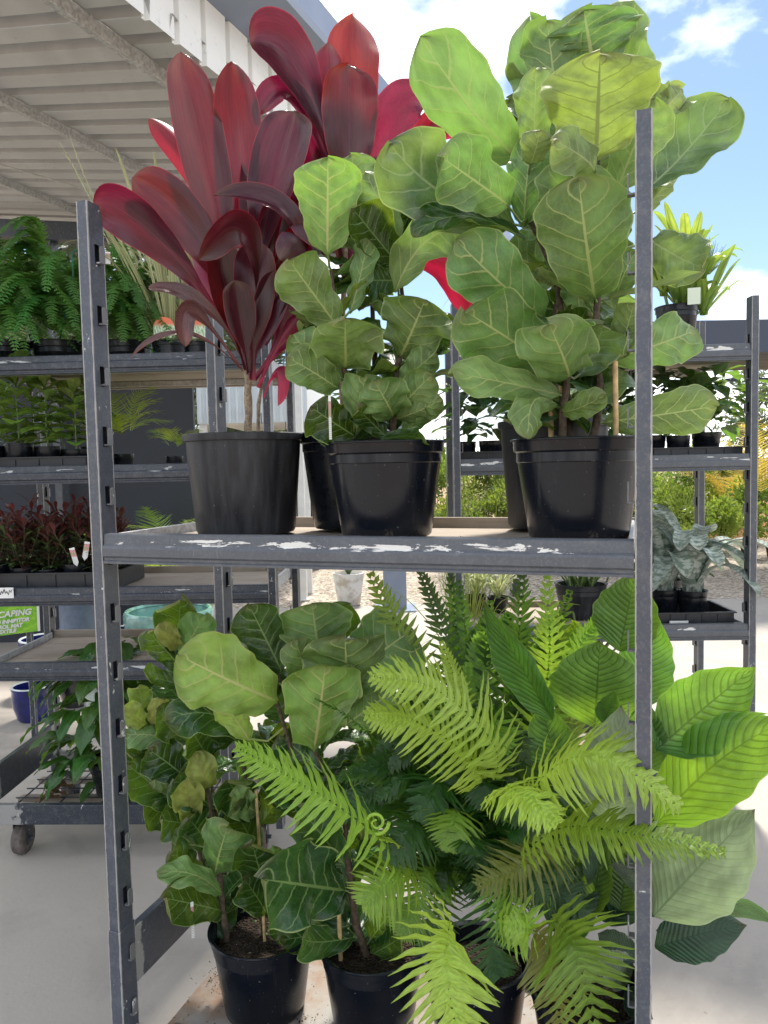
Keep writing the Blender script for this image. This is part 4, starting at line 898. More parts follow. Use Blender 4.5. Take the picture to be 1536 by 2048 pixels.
# peace lily
D = 1.78; c = at_pot(1172, D, ZB)
pl = thing('peace_lily', 'peace lily with huge ribbed leaves, rightmost pot on the bottom shelf', 'potted plant', c, group='big plants on the front rack')
make_pot(pl, c, .148, .238, M['pot'], seed=6)
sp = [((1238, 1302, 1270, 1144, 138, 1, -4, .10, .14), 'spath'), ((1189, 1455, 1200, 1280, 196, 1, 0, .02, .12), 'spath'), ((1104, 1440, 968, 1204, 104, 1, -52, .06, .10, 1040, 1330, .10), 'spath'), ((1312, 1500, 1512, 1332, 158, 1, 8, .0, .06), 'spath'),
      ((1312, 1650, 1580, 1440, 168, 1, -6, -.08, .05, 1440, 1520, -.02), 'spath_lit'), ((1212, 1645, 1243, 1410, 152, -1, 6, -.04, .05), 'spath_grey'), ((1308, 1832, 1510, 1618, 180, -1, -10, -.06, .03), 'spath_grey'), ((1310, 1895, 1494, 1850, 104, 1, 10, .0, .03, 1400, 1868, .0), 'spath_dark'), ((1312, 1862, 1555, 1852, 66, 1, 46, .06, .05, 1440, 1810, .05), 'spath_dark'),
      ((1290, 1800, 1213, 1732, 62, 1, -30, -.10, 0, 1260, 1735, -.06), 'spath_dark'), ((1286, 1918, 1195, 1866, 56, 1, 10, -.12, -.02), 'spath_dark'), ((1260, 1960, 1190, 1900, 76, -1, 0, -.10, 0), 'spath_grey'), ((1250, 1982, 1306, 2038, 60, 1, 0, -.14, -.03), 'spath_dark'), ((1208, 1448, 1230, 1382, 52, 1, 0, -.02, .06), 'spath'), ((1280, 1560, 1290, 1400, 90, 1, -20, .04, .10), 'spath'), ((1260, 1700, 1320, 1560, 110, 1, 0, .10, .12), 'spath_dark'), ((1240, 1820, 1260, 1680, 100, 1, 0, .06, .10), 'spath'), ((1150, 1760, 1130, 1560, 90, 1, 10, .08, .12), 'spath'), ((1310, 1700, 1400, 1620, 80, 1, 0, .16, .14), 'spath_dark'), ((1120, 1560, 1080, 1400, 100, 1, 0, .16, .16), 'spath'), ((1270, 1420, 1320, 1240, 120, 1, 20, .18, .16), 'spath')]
base = c + A(0, 0, .2)
rg = random.Random(77)
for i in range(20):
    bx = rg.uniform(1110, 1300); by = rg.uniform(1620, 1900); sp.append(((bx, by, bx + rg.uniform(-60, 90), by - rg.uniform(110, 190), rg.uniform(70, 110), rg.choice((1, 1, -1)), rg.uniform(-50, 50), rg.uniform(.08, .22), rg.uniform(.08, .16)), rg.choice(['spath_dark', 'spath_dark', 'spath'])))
for s, m in sp:
    lf = put_leaf(pl, s, D, 'spath', M[m])
    B = P(s[0], s[1], D + (s[8] if len(s) > 8 else 0)); b0 = base + A(rng.uniform(-.05, .05), rng.uniform(-.05, .05), 0)
    md = (b0 + B) / 2 + A((b0[0] - B[0]) * .2, 0, .03); b = MB(); b.tube([b0, (b0 + md) / 2 + A(0, 0, .01), md, B, B + nrm(P(s[2], s[3], D + s[7]) - B) * .03], [.008, .007, .006, .005, .003], 8); b.build('petiole', M['stalk'], lf)

# soil crumbs spilled on the boards and the base plate
def crumbs(name, label, spots, z, n, spread):
    b = MB(); rg = random.Random(n)
    for i in range(n):
        u, v = rg.choice(spots); x = RF(u + rg.gauss(0, spread), v + rg.gauss(0, spread), z); r = rg.uniform(.001, .0042)
        ps = [x + A(rg.uniform(-1, 1), rg.uniform(-1, 1), 0) * r + A(0, 0, rg.uniform(0, r * 1.4)) for _ in range(4)]; ps[3] = x + A(0, 0, r * 1.6)
        b.add(ps, [(0, 1, 2), (0, 1, 3), (1, 2, 3), (2, 0, 3)])
    tag(b.build(name, M['soil'], smooth=False), label, None, None, 'stuff')
crumbs('soil_crumbs', 'dark soil crumbs spilled on the upper shelf boards', [(.88, .10), (.92, .05), (.45, .08), (.98, .04), (.5, .05)], ZT + .001, 260, .025)
crumbs('soil_crumbs', 'dark soil crumbs spilled on the bottom plate', [(.43, .12), (.44, .2), (.1, .3), (.42, .05), (.75, .1)], ZB + .001, 700, .03)
# ------------------------------------------------------------------ smaller plants on the racks behind
def small_leaf(par, B, T, w, kind, mat, n0=None, arch=.12, fold=.15, wave=.02, nv=10, nu=4, mid=None, name='leaf', b=None, twist=0.0):
    B, T = np.array(B, float), np.array(T, float); t = nrm(T - B)
    if n0 is None:
        n0 = A(0, 0, 1) - t * t[2]; n0 = nrm(n0) if np.linalg.norm(n0) > .1 else nrm(A(rng.uniform(-1, 1), -1, .2))
    own = b is None
    if own: b = MB()
    leaf_grid(b, [B, T] if mid is None else [B, np.array(mid, float), T], w, kind, n0, arch=arch, fold=fold, wave=wave, nv=nv, nu=nu, ph=rng.random(), twist=twist)
    return b.build(name, mat, par, angle=180) if own else None
def arch_leaf(par, base, an, ln, w, kind, mat, rise=.8, droop=.5, **kw):
    d = A(math.cos(an), math.sin(an), 0)
    m = base + d * ln * .38 + A(0, 0, ln * rise * .62); t = base + d * ln * (.55 + .35 * droop) + A(0, 0, ln * (rise - droop))
    n0 = nrm(A(0, 0, 1) * .6 - d * .8 * 1.0 + A(0, 0, .2))
    tt = nrm(t - base); n0 = nrm(n0 - tt * np.dot(n0, tt))
    return small_leaf(par, base, t, w, kind, mat, n0=n0, mid=m, **kw)

# ---- left rack, top shelf: three Boston ferns and two variegated flax
ZA = 2.12 - .026
for px, y, lab in ((22, 3.36, 'lush Boston fern cut off by the left picture edge, top rack shelf'), (128, 3.40, 'lush Boston fern in hanging basket with green hook, left of the chipped post'), (262, 3.44, 'lush Boston fern right of the chipped post, next to the striped flax')):
    c = at_pot(px, y, ZA); f = thing('boston_fern', lab, 'fern', c, group='Boston ferns on the left rack')
    b = MB(); pot_mesh(b, c, .115, .13, 'std', 24); b.build('pot', M['plastic'], f)
    top = c + A(0, 0, .13); rg = random.Random(px)
    for i in range(66):
        an = rg.uniform(0, 2 * math.pi); up_ = rg.random() ** 1.3; ln = rg.uniform(.34, .58) * (1.0 if px < 200 else .82)
        d = A(math.cos(an), math.sin(an), 0); r = .4 + .6 * (1 - up_)
        fb = MB(); rb = MB()
        p1 = top + d * ln * .30 * r + A(0, 0, ln * (.30 + .45 * up_)); p2 = top + d * ln * .68 * r + A(0, 0, ln * (.30 + .75 * up_ - .12)); p3 = top + d * ln * 1.12 * r + A(0, 0, ln * (.78 * up_ - .25 * (1 - up_)))
        frond(fb, rb, [top, p1, p2, p3], .046, 32, droop=.25, lean=.12, width=.60, r0=.0018, nseg=3, start=.14, taper=.6, seed=i)
        o = fb.build('frond', M['boston'], f, angle=180)
    if px == 128:
        b = MB(); h = P(146, 545, y - .12); k = 20 * y / FPX
        b.tube([top, h + A(0, 0, -.03), h + A(0, 0, .03)] + [h + A(k * .5 - k * .5 * math.cos(a), 0, .03 + k * .5 * math.sin(a) + k * .9) for a in [math.pi * j / 8 for j in range(0, 8)]], .004, 6); b.build('hanger_hook', M['green_plastic'], f)
        b = MB(); b.box(tuple(P(203, 515, y - .2)), (.07, .001, .05), .3); b.build('plant_tag', M['printed'], f)
for px, y, n, H, lab in ((352, 3.36, 70, .66, 'tall cream striped flax with orange tag, behind the cordyline'), (408, 3.40, 50, .50, 'shorter striped flax with orange tag, beside the rear post')):
    c = at_pot(px, y, ZA); f = thing('flax_plant', lab, 'potted plant', c, group='striped flax plants')
    make_pot(f, c, .085, .115, M['plastic'], 'squat'); rg = random.Random(px)
    for i in range(n):
        an = rg.uniform(0, 6.28); rs = rg.uniform(.75, 1.15); ln = H * rg.uniform(.6, 1.08)
        arch_leaf(f, c + A(math.cos(an) * .03, math.sin(an) * .03, .085), an, ln, rg.uniform(.012, .017), 'strap', M['flax'], rise=rs + .25, droop=rg.uniform(.05, .8) * rg.random(), nv=14, nu=2, fold=.3)
    b = MB(); q = P(px - 24 if px < 380 else px - 3, 655, y - .12); pr = [(-.045, -.045), (.045, -.045), (.045, .0)] + [(.045 * math.cos(a), .045 * math.sin(a)) for a in [math.pi * k / 10 for k in range(1, 10)]] + [(-.045, 0)]
    vs = [q + A(x, dy, z) for dy in (0, .0015) for x, z in pr]; k = len(pr); b.add(vs, [tuple(range(k)), tuple(range(2 * k - 1, k - 1, -1))] + [(i, k + i, k + (i + 1) % k, (i + 1) % k) for i in range(k)], [((x + .045) / .09, (z + .045) / .09) for _ in (0, 1) for x, z in pr])
    if 'tagprint' not in M:
        g = NT('tag_print'); u = g.n('UVMap').outputs[0]; s_ = g.n('SeparateXYZ'); g.set(s_.inputs[0], u); nz_ = g.noise(g.scale(u, (9, 3, 1)), 1.6, 4)
        h_ = g.m_('ADD', s_.outputs[1], g.m_('MULTIPLY', g.m_('SUBTRACT', nz_, .5), .5)); cc = g.mix(g.mr(nz_, .4, .6), (.22, .42, .16), (.72, .78, .66)); M['tagprint'] = g.done(g.pr(g.mix(g.mr(h_, .52, .72), cc, (.75, .16, .06)), .4))
    b.build('plant_tag', M['tagprint'], f, smooth=False)

# ---- left rack, second shelf: tray of seedlings and small palms
def tray(label, c, lx, ly, h=.06, rz=-TL, group='black nursery trays'):
    t = MB(); x, y, z = c; w = .006
    t.box((x, y, z + .004), (lx, ly, .006), rz)
    q, s_ = math.cos(rz), math.sin(rz)
    for dx, dy, a, b_ in ((0, -ly / 2, lx, w), (0, ly / 2, lx, w), (-lx / 2, 0, w, ly - w * 2), (lx / 2, 0, w, ly - w * 2)):
        t.box((x + dx * q - dy * s_, y + dx * s_ + dy * q, z + h / 2 + .0035), (a, b_, h - .008), rz)
        t.box((x + dx * 1.02 * q - dy * 1.03 * s_, y + dx * 1.02 * s_ + dy * 1.03 * q, z + h + .0025), (a + (.02 if a > b_ else .008), b_ + (.02 if b_ > a else .008), .005), rz)
    k = 5
    for i in range(1, k):
        dx = -lx / 2 + lx * i / k; dy = -ly / 2 - .005; t.box((x + dx * q - dy * s_, y + dx * s_ + dy * q, z + h / 2), (.006, .006, h - .012), rz)
    return tag(t.build('nursery_tray', M['tray'], smooth=False), label, 'tray', group)
ZBb = 1.675 - .026
ct = at_pot(92, 3.33, ZBb); tray('black tray under the leafy seedlings, second shelf of the left rack', ct, .50, .34)
proto = thing('seedling', 'bushy green seedling in small black pot, in the tray left of the chipped post', 'seedling', ct, group='green seedlings in the tray')
zz = ZBb + .010
b = MB(); pot_mesh(b, A(ct[0], ct[1], zz), .048, .085, 'std', 18, 0); b.build('pot', M['plastic'], proto)
rg = random.Random(5); tp = A(ct[0], ct[1], zz + .07)
b = MB(); b.tube([tp, tp + A(.004, 0, .08), tp + A(0, .004, .25)], [.004, .003, .002], 6); b.build('stem', M['stalk'], proto)
for i in range(22):
    h = .04 + .22 * i / 21; an = i * 2.4; el = -.1 + .95 * (i / 21) ** 2; ln = rg.uniform(.10, .135) * (1 - .2 * i / 21)
    d = A(math.cos(an) * math.cos(el), math.sin(an) * math.cos(el), math.sin(el)); s_ = tp + A(0, 0, h)
    small_leaf(proto, s_, s_ + d * ln, ln * .60, 'obov', M['green'], arch=.1, fold=.25, wave=.02)
spots = [(-.19, -.09), (-.07, -.10), (.05, -.09), (.17, -.09), (-.20, .05), (-.08, .06), (.06, .05), (.18, .06)]
for i, (dx, dy) in enumerate(spots):
    o = proto if i == 0 else dup(proto); o['label'] = 'bushy green seedling, %s row of the upper left tray, %s' % ('front' if i < 4 else 'back', ('at the left end', 'second from left', 'third from left', 'at the right end')[i % 4]); o.location = (ct[0] + dx, ct[1] + dy, ZBb); o.rotation_euler = (0, 0, i * 1.7); _q = rng.uniform(.9, 1.25); o.scale = (_q, _q, _q * rng.uniform(.85, 1.1))
def palm(label, c, H, n, mat, name='palm', cat='palm', potr=0, spread=1.0, hw=.06, group=None, npin=22, rise=.9, wid=.24):
    f = thing(name, label, cat, c, group=group); rg = random.Random(int(abs(c[0]) * 1000))
    z0 = 0
    if potr: make_pot(f, c, potr, potr * 1.5, M['plastic'], 'std'); z0 = potr * 1.0
    base = c + A(0, 0, z0)
    for i in range(n):
        an = i * 2.4 + rg.uniform(-.3, .3); up_ = rg.uniform(.35, 1); d = A(math.cos(an), math.sin(an), 0) * spread; ln = H * rg.uniform(.7, 1.05)
        fb = MB(); rb = MB()
        frond(fb, rb, [base, base + d * ln * .12 + A(0, 0, ln * .5 * rise), base + d * ln * .35 * (1.2 - .5 * up_) + A(0, 0, ln * .9 * rise * (.7 + .3 * up_)), base + d * ln * .65 * (1.3 - .5 * up_) + A(0, 0, ln * rise * (.55 + .5 * up_))], hw, npin, droop=.3, lean=.55, width=wid, r0=.003 * H / .4, nseg=3, start=.35, seed=i, taper=.7)
        o = fb.build('frond', M[mat], f, angle=180); rb.build('rib', M['rachis'], o)
    return f
palm('small bright palm behind the chipped post, left rack', at_pot(245, 3.50, ZBb), .34, 9, 'palm', spread=1.1, hw=.10, npin=20, potr=.05, wid=.30)
palm('small yellowish palm by the dusty pot, left rack', at_pot(348, 3.48, ZBb), .22, 6, 'palm', hw=.065, npin=18, rise=.8, potr=.04, wid=.30)

# ---- left rack, third shelf: tray of red-tinged plants
ZC = 1.173 - .026
ct = at_pot(110, 3.32, ZC); tray('black tray under the reddish narrow-leaved plants', ct, .62, .36, .075)
proto = thing('red_tinged_plant', 'dark narrow-leaved plant with red tips in the tray on the third left shelf', 'seedling', ct, group='red tinged plants in the tray')
b = MB(); pot_mesh(b, A(ct[0], ct[1], ZC + .010), .058, .09, 'std', 16, 0); b.build('pot', M['plastic'], proto)
rg = random.Random(9); b1 = MB(); b2 = MB(); sm = MB()
for k in range(9):
    an = k * 2.4; tp = A(ct[0], ct[1], ZC + .08); tipp = tp + A(math.cos(an) * .11 * (k % 3) / 2 + rg.uniform(-.02, .02), math.sin(an) * .11 * (k % 3) / 2, rg.uniform(.14, .27)); sm.tube([tp, (tp + tipp) / 2, tipp], .002, 5)
    for i in range(20):
        q = tp + (tipp - tp) * (.12 + .88 * i / 19); a2 = i * 2.4 + k; el = .1 + .8 * i / 19; ln = rg.uniform(.055, .095); d = A(math.cos(a2) * math.cos(el), math.sin(a2) * math.cos(el), math.sin(el))
        small_leaf(proto, q, q + d * ln + A(0, 0, -.012), ln * .24, 'obov', None, b=b1 if (i > 14 or rg.random() < .22) else b2, nv=4, nu=2)
tag(b1.build('red_leaves', M['redleaf'], proto, angle=180), kind='stuff'); tag(b2.build('green_leaves', M['olivegr'], proto, angle=180), kind='stuff'); sm.build('stems', M['bark'], proto)
k = 0
for dy in (-.11, 0.005, .115):
    for dx in (-.24, -.12, 0, .12, .24):
        o = proto if k == 0 else dup(proto); o['label'] = 'reddish narrow-leaved plant, %s row of its tray, %s' % (('front', 'middle', 'back')[k // 5], ('at the left end', 'second from left', 'in the centre', 'fourth from left', 'at the right end')[k % 5]); o.location = (ct[0] + dx + rng.uniform(-.01, .01), ct[1] + dy, ZC); o.rotation_euler = (0, 0, k * 1.3); o.scale = (1, 1, rng.uniform(.8, 1.15)); k += 1
for px, py, rz, lab in ((148, 1112, .25, 'white plant tag hanging over the tray edge, left one'), (172, 1100, -.2, 'white plant tag hanging over the tray edge, beside the post'), (250, 1105, .2, 'white plant tag right of the chipped post')):
    q = P(px, py, 3.11); b = MB(); vs = [(-.011, 0, .035), (-.011, 0, -.03), (0, 0, -.045), (.011, 0, -.03), (.011, 0, .035)]; vs = [(x * math.cos(rz) - z * math.sin(rz) + q[0], y + q[1], x * math.sin(rz) + z * math.cos(rz) + q[2]) for y0 in (0, .0012) for x, y, z in [(v[0], y0, v[2]) for v in vs]]
    b.add(vs, [(0, 1, 2, 3, 4), (9, 8, 7, 6, 5)] + [(i, 5 + i, 5 + (i + 1) % 5, (i + 1) % 5) for i in range(5)]); tag(b.build('plant_tag', M['printed'], smooth=False), lab, 'tag', 'white plant tags')
# paper sticker with a black scrawl on the third shelf's rail
st_ = thing('sticker', 'small white sticker with black scrawled logo on the rack rail', 'sticker', RLf(.12, -.034, 1.15))
q = P(8, 1186, 3.062); b = MB(); b.box(tuple(q), (.080, .002, .044), -TL); b.build('paper', M['white'], st_)
M['ink'] = plain('black_ink', (.01, .01, .01), .6)
b = MB(); b.tube([q + A(-.035 + .07 * i / 30, -.002, .004 + .008 * math.sin(i * 1.3) + .005 * math.sin(i * .5)) for i in range(31)], .0014, 5); b.build('scrawl', M['ink'], st_)

# ---- left rack base: trailing philodendron, dry leaves
c = at_pot(205, 3.28, .215); f = thing('philodendron', 'dark trailing philodendron on the left rack base beside the wheel', 'potted plant', c)
make_pot(f, c, .12, .16, M['plastic'], 'std'); rg = random.Random(33)
for i in range(190):
    an = rg.uniform(0, 6.28); rr = rg.uniform(.04, .25); h = rg.uniform(-.06, .56) * (1.15 - rr * 1.5)
    q = c + A(math.cos(an) * rr * 1.15, math.sin(an) * rr * .7, .12 + h); b0 = c + A(math.cos(an) * .04, math.sin(an) * .04, .14)
    dr = nrm(A(math.cos(an), math.sin(an) * .8, rg.uniform(-1.2, -.1))); ln = rg.uniform(.11, .18)
    lf = small_leaf(f, q, q + dr * ln, ln * .58, 'heart', M['philo'], arch=.12, fold=.2, wave=.05, nv=12, nu=6)
    b = MB(); b.tube([b0, (b0 + q) / 2 + A(0, 0, .05), q], [.003, .0025, .002], 5); b.build('petiole', M['stalk'], lf)
M['dry'] = plain('dry_leaf', (.20, .12, .06), .8, 0, .3, 60)
for px, py, y, lab in ((45, 1625, 3.2, 'curled dry brown leaf on the wire mesh, nearest the wheel'), (62, 1612, 3.27, 'curled dry brown leaf on the wire mesh, beside the philodendron'), (30, 1636, 3.16, 'flat dry leaf at the front edge of the wire mesh')):
    q = at_pot(px, y, .215); b = MB(); leaf_grid(b, [q, q + A(.05, .02, .02), q + A(.09, .05, .0)], .05, 'obov', A(0, 0, 1), fold=.7, wave=.2, nv=12, nu=6); tag(b.build('dry_leaf', M['dry'], angle=180), lab, 'leaf', 'dry leaves')

# ---- right rack
ZR1, ZR2, ZR3 = 2.154 - .026, 1.668 - .026, .90 - .026
c = at_pot(1352, 3.62, ZR1); f = thing('dracaena_plant', 'yellow-green striped dracaena in black pot on top of the right rack', 'potted plant', c)
make_pot(f, c, .10, .24, M['plastic'], 'std'); rg = random.Random(3)
for hd in ((0, 0, .30), (.03, .02, .22), (.10, -.02, .33), (-.05, .03, .30), (.13, .0, .20), (.05, .0, .42)):
    q = c + A(*hd); b = MB(); b.tube([c + A(hd[0] * .4, hd[1] * .4, .18), q + A(0, 0, .03)], .007, 6); b.build('cane', M['stalk'], f)
    for i in range(13):
        an = i * 2.4; arch_leaf(f, q, an, rg.uniform(.20, .31), .052, 'strap', M['dracaena'], rise=rg.uniform(.55, 1.1), droop=rg.uniform(.0, .3), nv=10, nu=4, fold=.35)
b = MB(); b.box(tuple(P(1388, 592, 3.5)), (.055, .001, .075), -.3); b.build('plant_tag', M['tagprint'], f)
c = at_pot(965, 3.62, ZR1); f = thing('spider_plant', 'cream striped spider plant in black pot on top of the right rack', 'potted plant', c, group='spider plants')
make_pot(f, c, .098, .25, M['plastic'], 'std')
for i in range(34): arch_leaf(f, c + A(0, 0, .22), i * 2.4, rng.uniform(.16, .26), .016, 'strap', M['spider'], rise=rng.uniform(.6, 1.2), droop=rng.uniform(.1, .7), nv=12, nu=2, fold=.3)
for px, y, lab in ((948, 3.92, 'cream striped spider plant low behind the ferns, left one'), (992, 3.86, 'cream striped spider plant low behind the ferns, right one')):
    c = at_pot(px, y, ZR3); f = thing('spider_plant', lab, 'potted plant', c, group='spider plants'); make_pot(f, c, .055, .08, M['plastic'], 'std')
    for i in range(30): arch_leaf(f, c + A(0, 0, .06), i * 2.4, rng.uniform(.18, .30), .016, 'strap', M['spider'], rise=rng.uniform(.7, 1.2), droop=rng.uniform(.05, .5), nv=12, nu=2, fold=.3)
c = at_pot(1160, 3.70, ZR3); f = thing('pencil_cactus', 'green pencil-stemmed succulent in grey pot, below the upper shelf', 'potted plant', c)
make_pot(f, c, .13, .17, M['dusty'], 'std'); rg = random.Random(8)
for i in range(46):
    an = rg.uniform(0, 6.28); q = c + A(rg.uniform(-.05, .05), rg.uniform(-.05, .05), .14); d = A(math.cos(an), math.sin(an), 0); h = rg.uniform(.1, .24); b = MB()
    p2 = q + d * .07 + A(0, 0, h * .6); b.tube([q, p2, p2 + d * rg.uniform(.02, .10) + A(0, 0, h * .4)], [.005, .0045, .003], 6); b.build('stem', M['stalk'], f)
# second shelf: two trays with climbing foliage
def leafy(label, c, potr, poth, n, mat, R_, H, lw, kind='heart', group=None, seed=1, name='leafy_plant', potmat='plastic', squash=.6):
    f = thing(name, label, 'potted plant', c, group=group); make_pot(f, c, potr, poth, M[potmat], 'std'); rg = random.Random(seed)
    for i in range(n):
        an = rg.uniform(0, 6.28); rr = R_ * rg.uniform(.1, 1) ; h = H * rg.uniform(.1, 1.0) * (1.1 - .5 * rr / R_)
        q = c + A(math.cos(an) * rr, math.sin(an) * rr * squash, poth + h); d = nrm(A(math.cos(an), math.sin(an), rg.uniform(-.9, .6))); ln = lw * rg.uniform(.7, 1.25)
        lf = small_leaf(f, q, q + d * ln, ln * (.6 if kind == 'heart' else .42), kind, M[mat], arch=.1, fold=.2, wave=.04, nv=10, nu=4)
        b0 = c + A(math.cos(an) * potr * .4, math.sin(an) * potr * .4, poth - .03); b = MB(); b.tube([b0, (b0 + q) / 2 + A(0, 0, .03), q], [.003, .0025, .0018], 5); b.build('petiole', M['stalk'], lf)
    return f
tray('black tray of pots on the right rack, second shelf', at_pot(1372, 3.60, ZR2), .40, .30, .055, -TR)
tray('black tray of pots on the right rack behind the big fig', at_pot(985, 3.60, ZR2), .34, .30, .055, -TR)
zt = ZR2 + .010
leafy('trailing heart-leaved plant in the rightmost pot of the right rack tray', at_pot(1412, 3.62, zt), .068, .12, 110, 'philo', .20, .36, .12, seed=3, group='foliage pots on the right rack')
leafy('low seedling in the middle pot of the right rack tray', at_pot(1356, 3.55, zt), .055, .105, 7, 'green', .05, .05, .05, 'obov', seed=4, group='foliage pots on the right rack')
leafy('dark leafy plant half hidden by the right post, right rack tray', at_pot(1306, 3.60, zt), .060, .11, 100, 'deep', .22, .36, .12, seed=5, group='foliage pots on the right rack')
leafy('dark leafy plant seen left of the big fig pot, right rack', at_pot(985, 3.58, zt), .066, .10, 80, 'deep', .20, .34, .11, seed=6, group='foliage pots on the right rack')
leafy('dark leafy plant beside the right rack rear post', at_pot(930, 3.64, zt), .055, .10, 44, 'deep', .15, .32, .10, seed=7, group='foliage pots on the right rack')
leafy('tall dark plant behind the big fig stems, right rack', at_pot(1180, 3.72, zt), .07, .12, 90, 'deep', .30, .36, .13, seed=10, group='foliage pots on the right rack')
# third shelf: silver bromeliads
tray('black tray with white label under the silver bromeliads', at_pot(1368, 3.58, ZR3), .36, .28, .06, -TR)
b = MB(); b.box(tuple(P(1358, 1249, 3.42)), (.085, .002, .035), -TR); tag(b.build('paper_label', M['white']), 'small white paper label on the bromeliad tray', 'label')
for px, y, sd, lab in ((1330, 3.62, 1, 'silver banded bromeliad half behind the right post'), (1386, 3.57, 2, 'silver banded bromeliad with leaves arching past the rack post')):
    c = at_pot(px, y, ZR3 + .010); f = thing('bromeliad', lab, 'potted plant', c, group='silver bromeliads'); make_pot(f, c, .072, .135, M['plastic'], 'std', seed=sd); rg = random.Random(sd)
    for i in range(16):
        an = i * 2.4 + sd; ln = rg.uniform(.34, .50); d = A(math.cos(an), math.sin(an), 0); hi = rg.uniform(.15, 1.0) ** 1.2; b0 = c + d * .02 + A(0, 0, .11)
        m_ = b0 + d * ln * (.42 - .22 * hi) + A(0, 0, ln * (.42 + .28 * hi)); t_ = b0 + d * ln * (.95 - .35 * hi) + A(0, 0, ln * (.18 + .72 * hi - rg.uniform(0, .35)))
        n0 = -d * .75 + A(0, 0, .66); tt = nrm(t_ - b0); n0 = nrm(n0 - tt * np.dot(n0, tt))
        small_leaf(f, b0, t_, rg.uniform(.07, .10), 'brom', M['brom'], n0=n0, mid=m_, nv=18, nu=6, fold=.3, wave=.01, twist=rg.uniform(-.3, .3))
leafy('dark glossy leaf clump above the bromeliads', at_pot(1330, 3.85, ZR3), .09, .16, 22, 'deep', .14, .26, .13, 'obov', seed=15)

# ------------------------------------------------------------------ floor pots, sign, drum
def glaze(name, col, rim):
    g = NT(name); p = g.obj(); sp = g.n('SeparateXYZ'); g.set(sp.inputs[0], p); n = g.noise(p, 9, 5)
    c = g.mix(g.mr(n, .35, .7), tuple(x * .7 for x in col), tuple(min(1, x * 1.3) for x in col)); return g.done(g.pr(c, .16, 0, .55, g.bump(n, .06, .01), .4))
M['blue'] = glaze('blue_glaze', (.010, .014, .12), 0); M['teal'] = glaze('teal_glaze', (.17, .34, .30), 0); M['pale'] = glaze('pale_glaze', (.34, .38, .33), 0); M['char'] = glaze('charcoal_glaze', (.03, .03, .035), 0)
M['rimw'] = plain('pale_glaze_rim', (.62, .66, .66), .25)
def floor_pot(label, px, y, r, h, mat, kind='ceramic', rim=True, name='ceramic_pot', z=.006):
    c = at_pot(px, y, z); f = thing(name, label, 'pot', c, group='glazed pots on the floor'); b = MB(); pot_mesh(b, c, r, h, kind, 40, .002); b.build('body', M[mat], f, angle=40)
    if rim:
        b = MB(); q = []; n = 40
        b.tube([c + A(math.cos(2 * math.pi * k / n) * r * .93, math.sin(2 * math.pi * k / n) * r * .93, h) for k in range(n + 1)], r * .055, 6, cap=False); b.build('rim', M['rimw'] if mat != 'teal' else M['teal'], f)
floor_pot('small royal blue glazed pot in front on the floor, far left', 40, 4.92, .132, .225, 'blue')
floor_pot('large royal blue glazed pot behind the small blue one', 68, 5.55, .175, .40, 'blue')
floor_pot('pale glazed pot with white rim behind the trailing plant', 188, 4.75, .135, .30, 'pale')
floor_pot('charcoal glazed pot between the blue and pale pots', 128, 5.2, .12, .33, 'char')
floor_pot('dark blue pot under the shelf behind the left post', 215, 5.7, .15, .42, 'blue')
floor_pot('wide teal bowl planter seen above the fourth shelf', 325, 5.6, .33, .58, 'teal', 'bowl', name='bowl_planter')
c = at_pot(145, 6.3, .0); f = thing('drum', 'blue-grey drum with bright blue ring mark behind the rack', 'drum', c); b = MB()
b.lathe([(0, 0), (.16, 0), (.165, .02), (.165, .30), (.172, .31), (.172, .33), (.165, .34), (.165, .66), (.172, .67), (.172, .69), (.165, .70), (.165, .93), (.17, .95), (.15, .96), (0, .95)], tuple(c), 32); b.build('body', plain('drum_plastic', (.10, .13, .18), .5), f, angle=40)
b = MB(); b.tube([c + A(.172 * math.sin(.55 + .42 * math.cos(a)), -.172 * math.cos(.55 + .42 * math.cos(a)), .72 + .10 * math.sin(a)) for a in [2 * math.pi * k / 28 for k in range(29)]], .007, 6); b.build('ring_mark', plain('blue_paint', (.04, .22, .62), .4), f)
# green advertising board
TRc, BRc = P(77, 1150, 4.45), P(76, 1262, 4.45); ax = nrm(A(P(-160, 1262, 4.12)[0] - BRc[0], 4.12 - 4.45, 0)); upv = nrm(TRc - BRc); upv = nrm(upv - ax * np.dot(upv, ax)); nf = nrm(np.cross(upv, -ax)) * -1
if nf[1] > 0: nf = -nf
sg = thing('advert_board', 'green landscaping advert board with white lettering behind the left rack', 'sign', BRc)
b = MB(); Wd, Hd = .75, .46; cs = [BRc, BRc + ax * Wd, BRc + ax * Wd + upv * Hd, BRc + upv * Hd]; vs = cs + [p - nf * .02 for p in cs]
b.add(vs, [(0, 1, 2, 3), (7, 6, 5, 4), (0, 4, 5, 1), (1, 5, 6, 2), (2, 6, 7, 3), (3, 7, 4, 0)], [(0, 0), (1, 0), (1, 1), (0, 1)] * 2)
g = NT('grass_print'); u = g.n('UVMap').outputs[0]; s_ = g.n('SeparateXYZ'); g.set(s_.inputs[0], u); n1 = g.noise(g.scale(u, (3, 4, 1)), 4, 6, .65)
cc = g.mix(g.mr(n1, .35, .65), (.16, .46, .03), (.36, .66, .06)); cc = g.mix(g.mr(g.m_('ADD', s_.outputs[1], g.m_('MULTIPLY', n1, .35)), .78, .95), cc, g.mix(n1, (.10, .30, .05), (.55, .68, .45)))
b.build('panel', g.done(g.pr(cc, .45)), sg, smooth=False)
b = MB(); wb = [BRc - ax * .012, BRc + A(0, 0, 0) + ax * .002, BRc + ax * .002 + upv * Hd, BRc - ax * .012 + upv * Hd]; vs = [p + nf * .004 for p in wb] + [p - nf * .024 for p in wb]
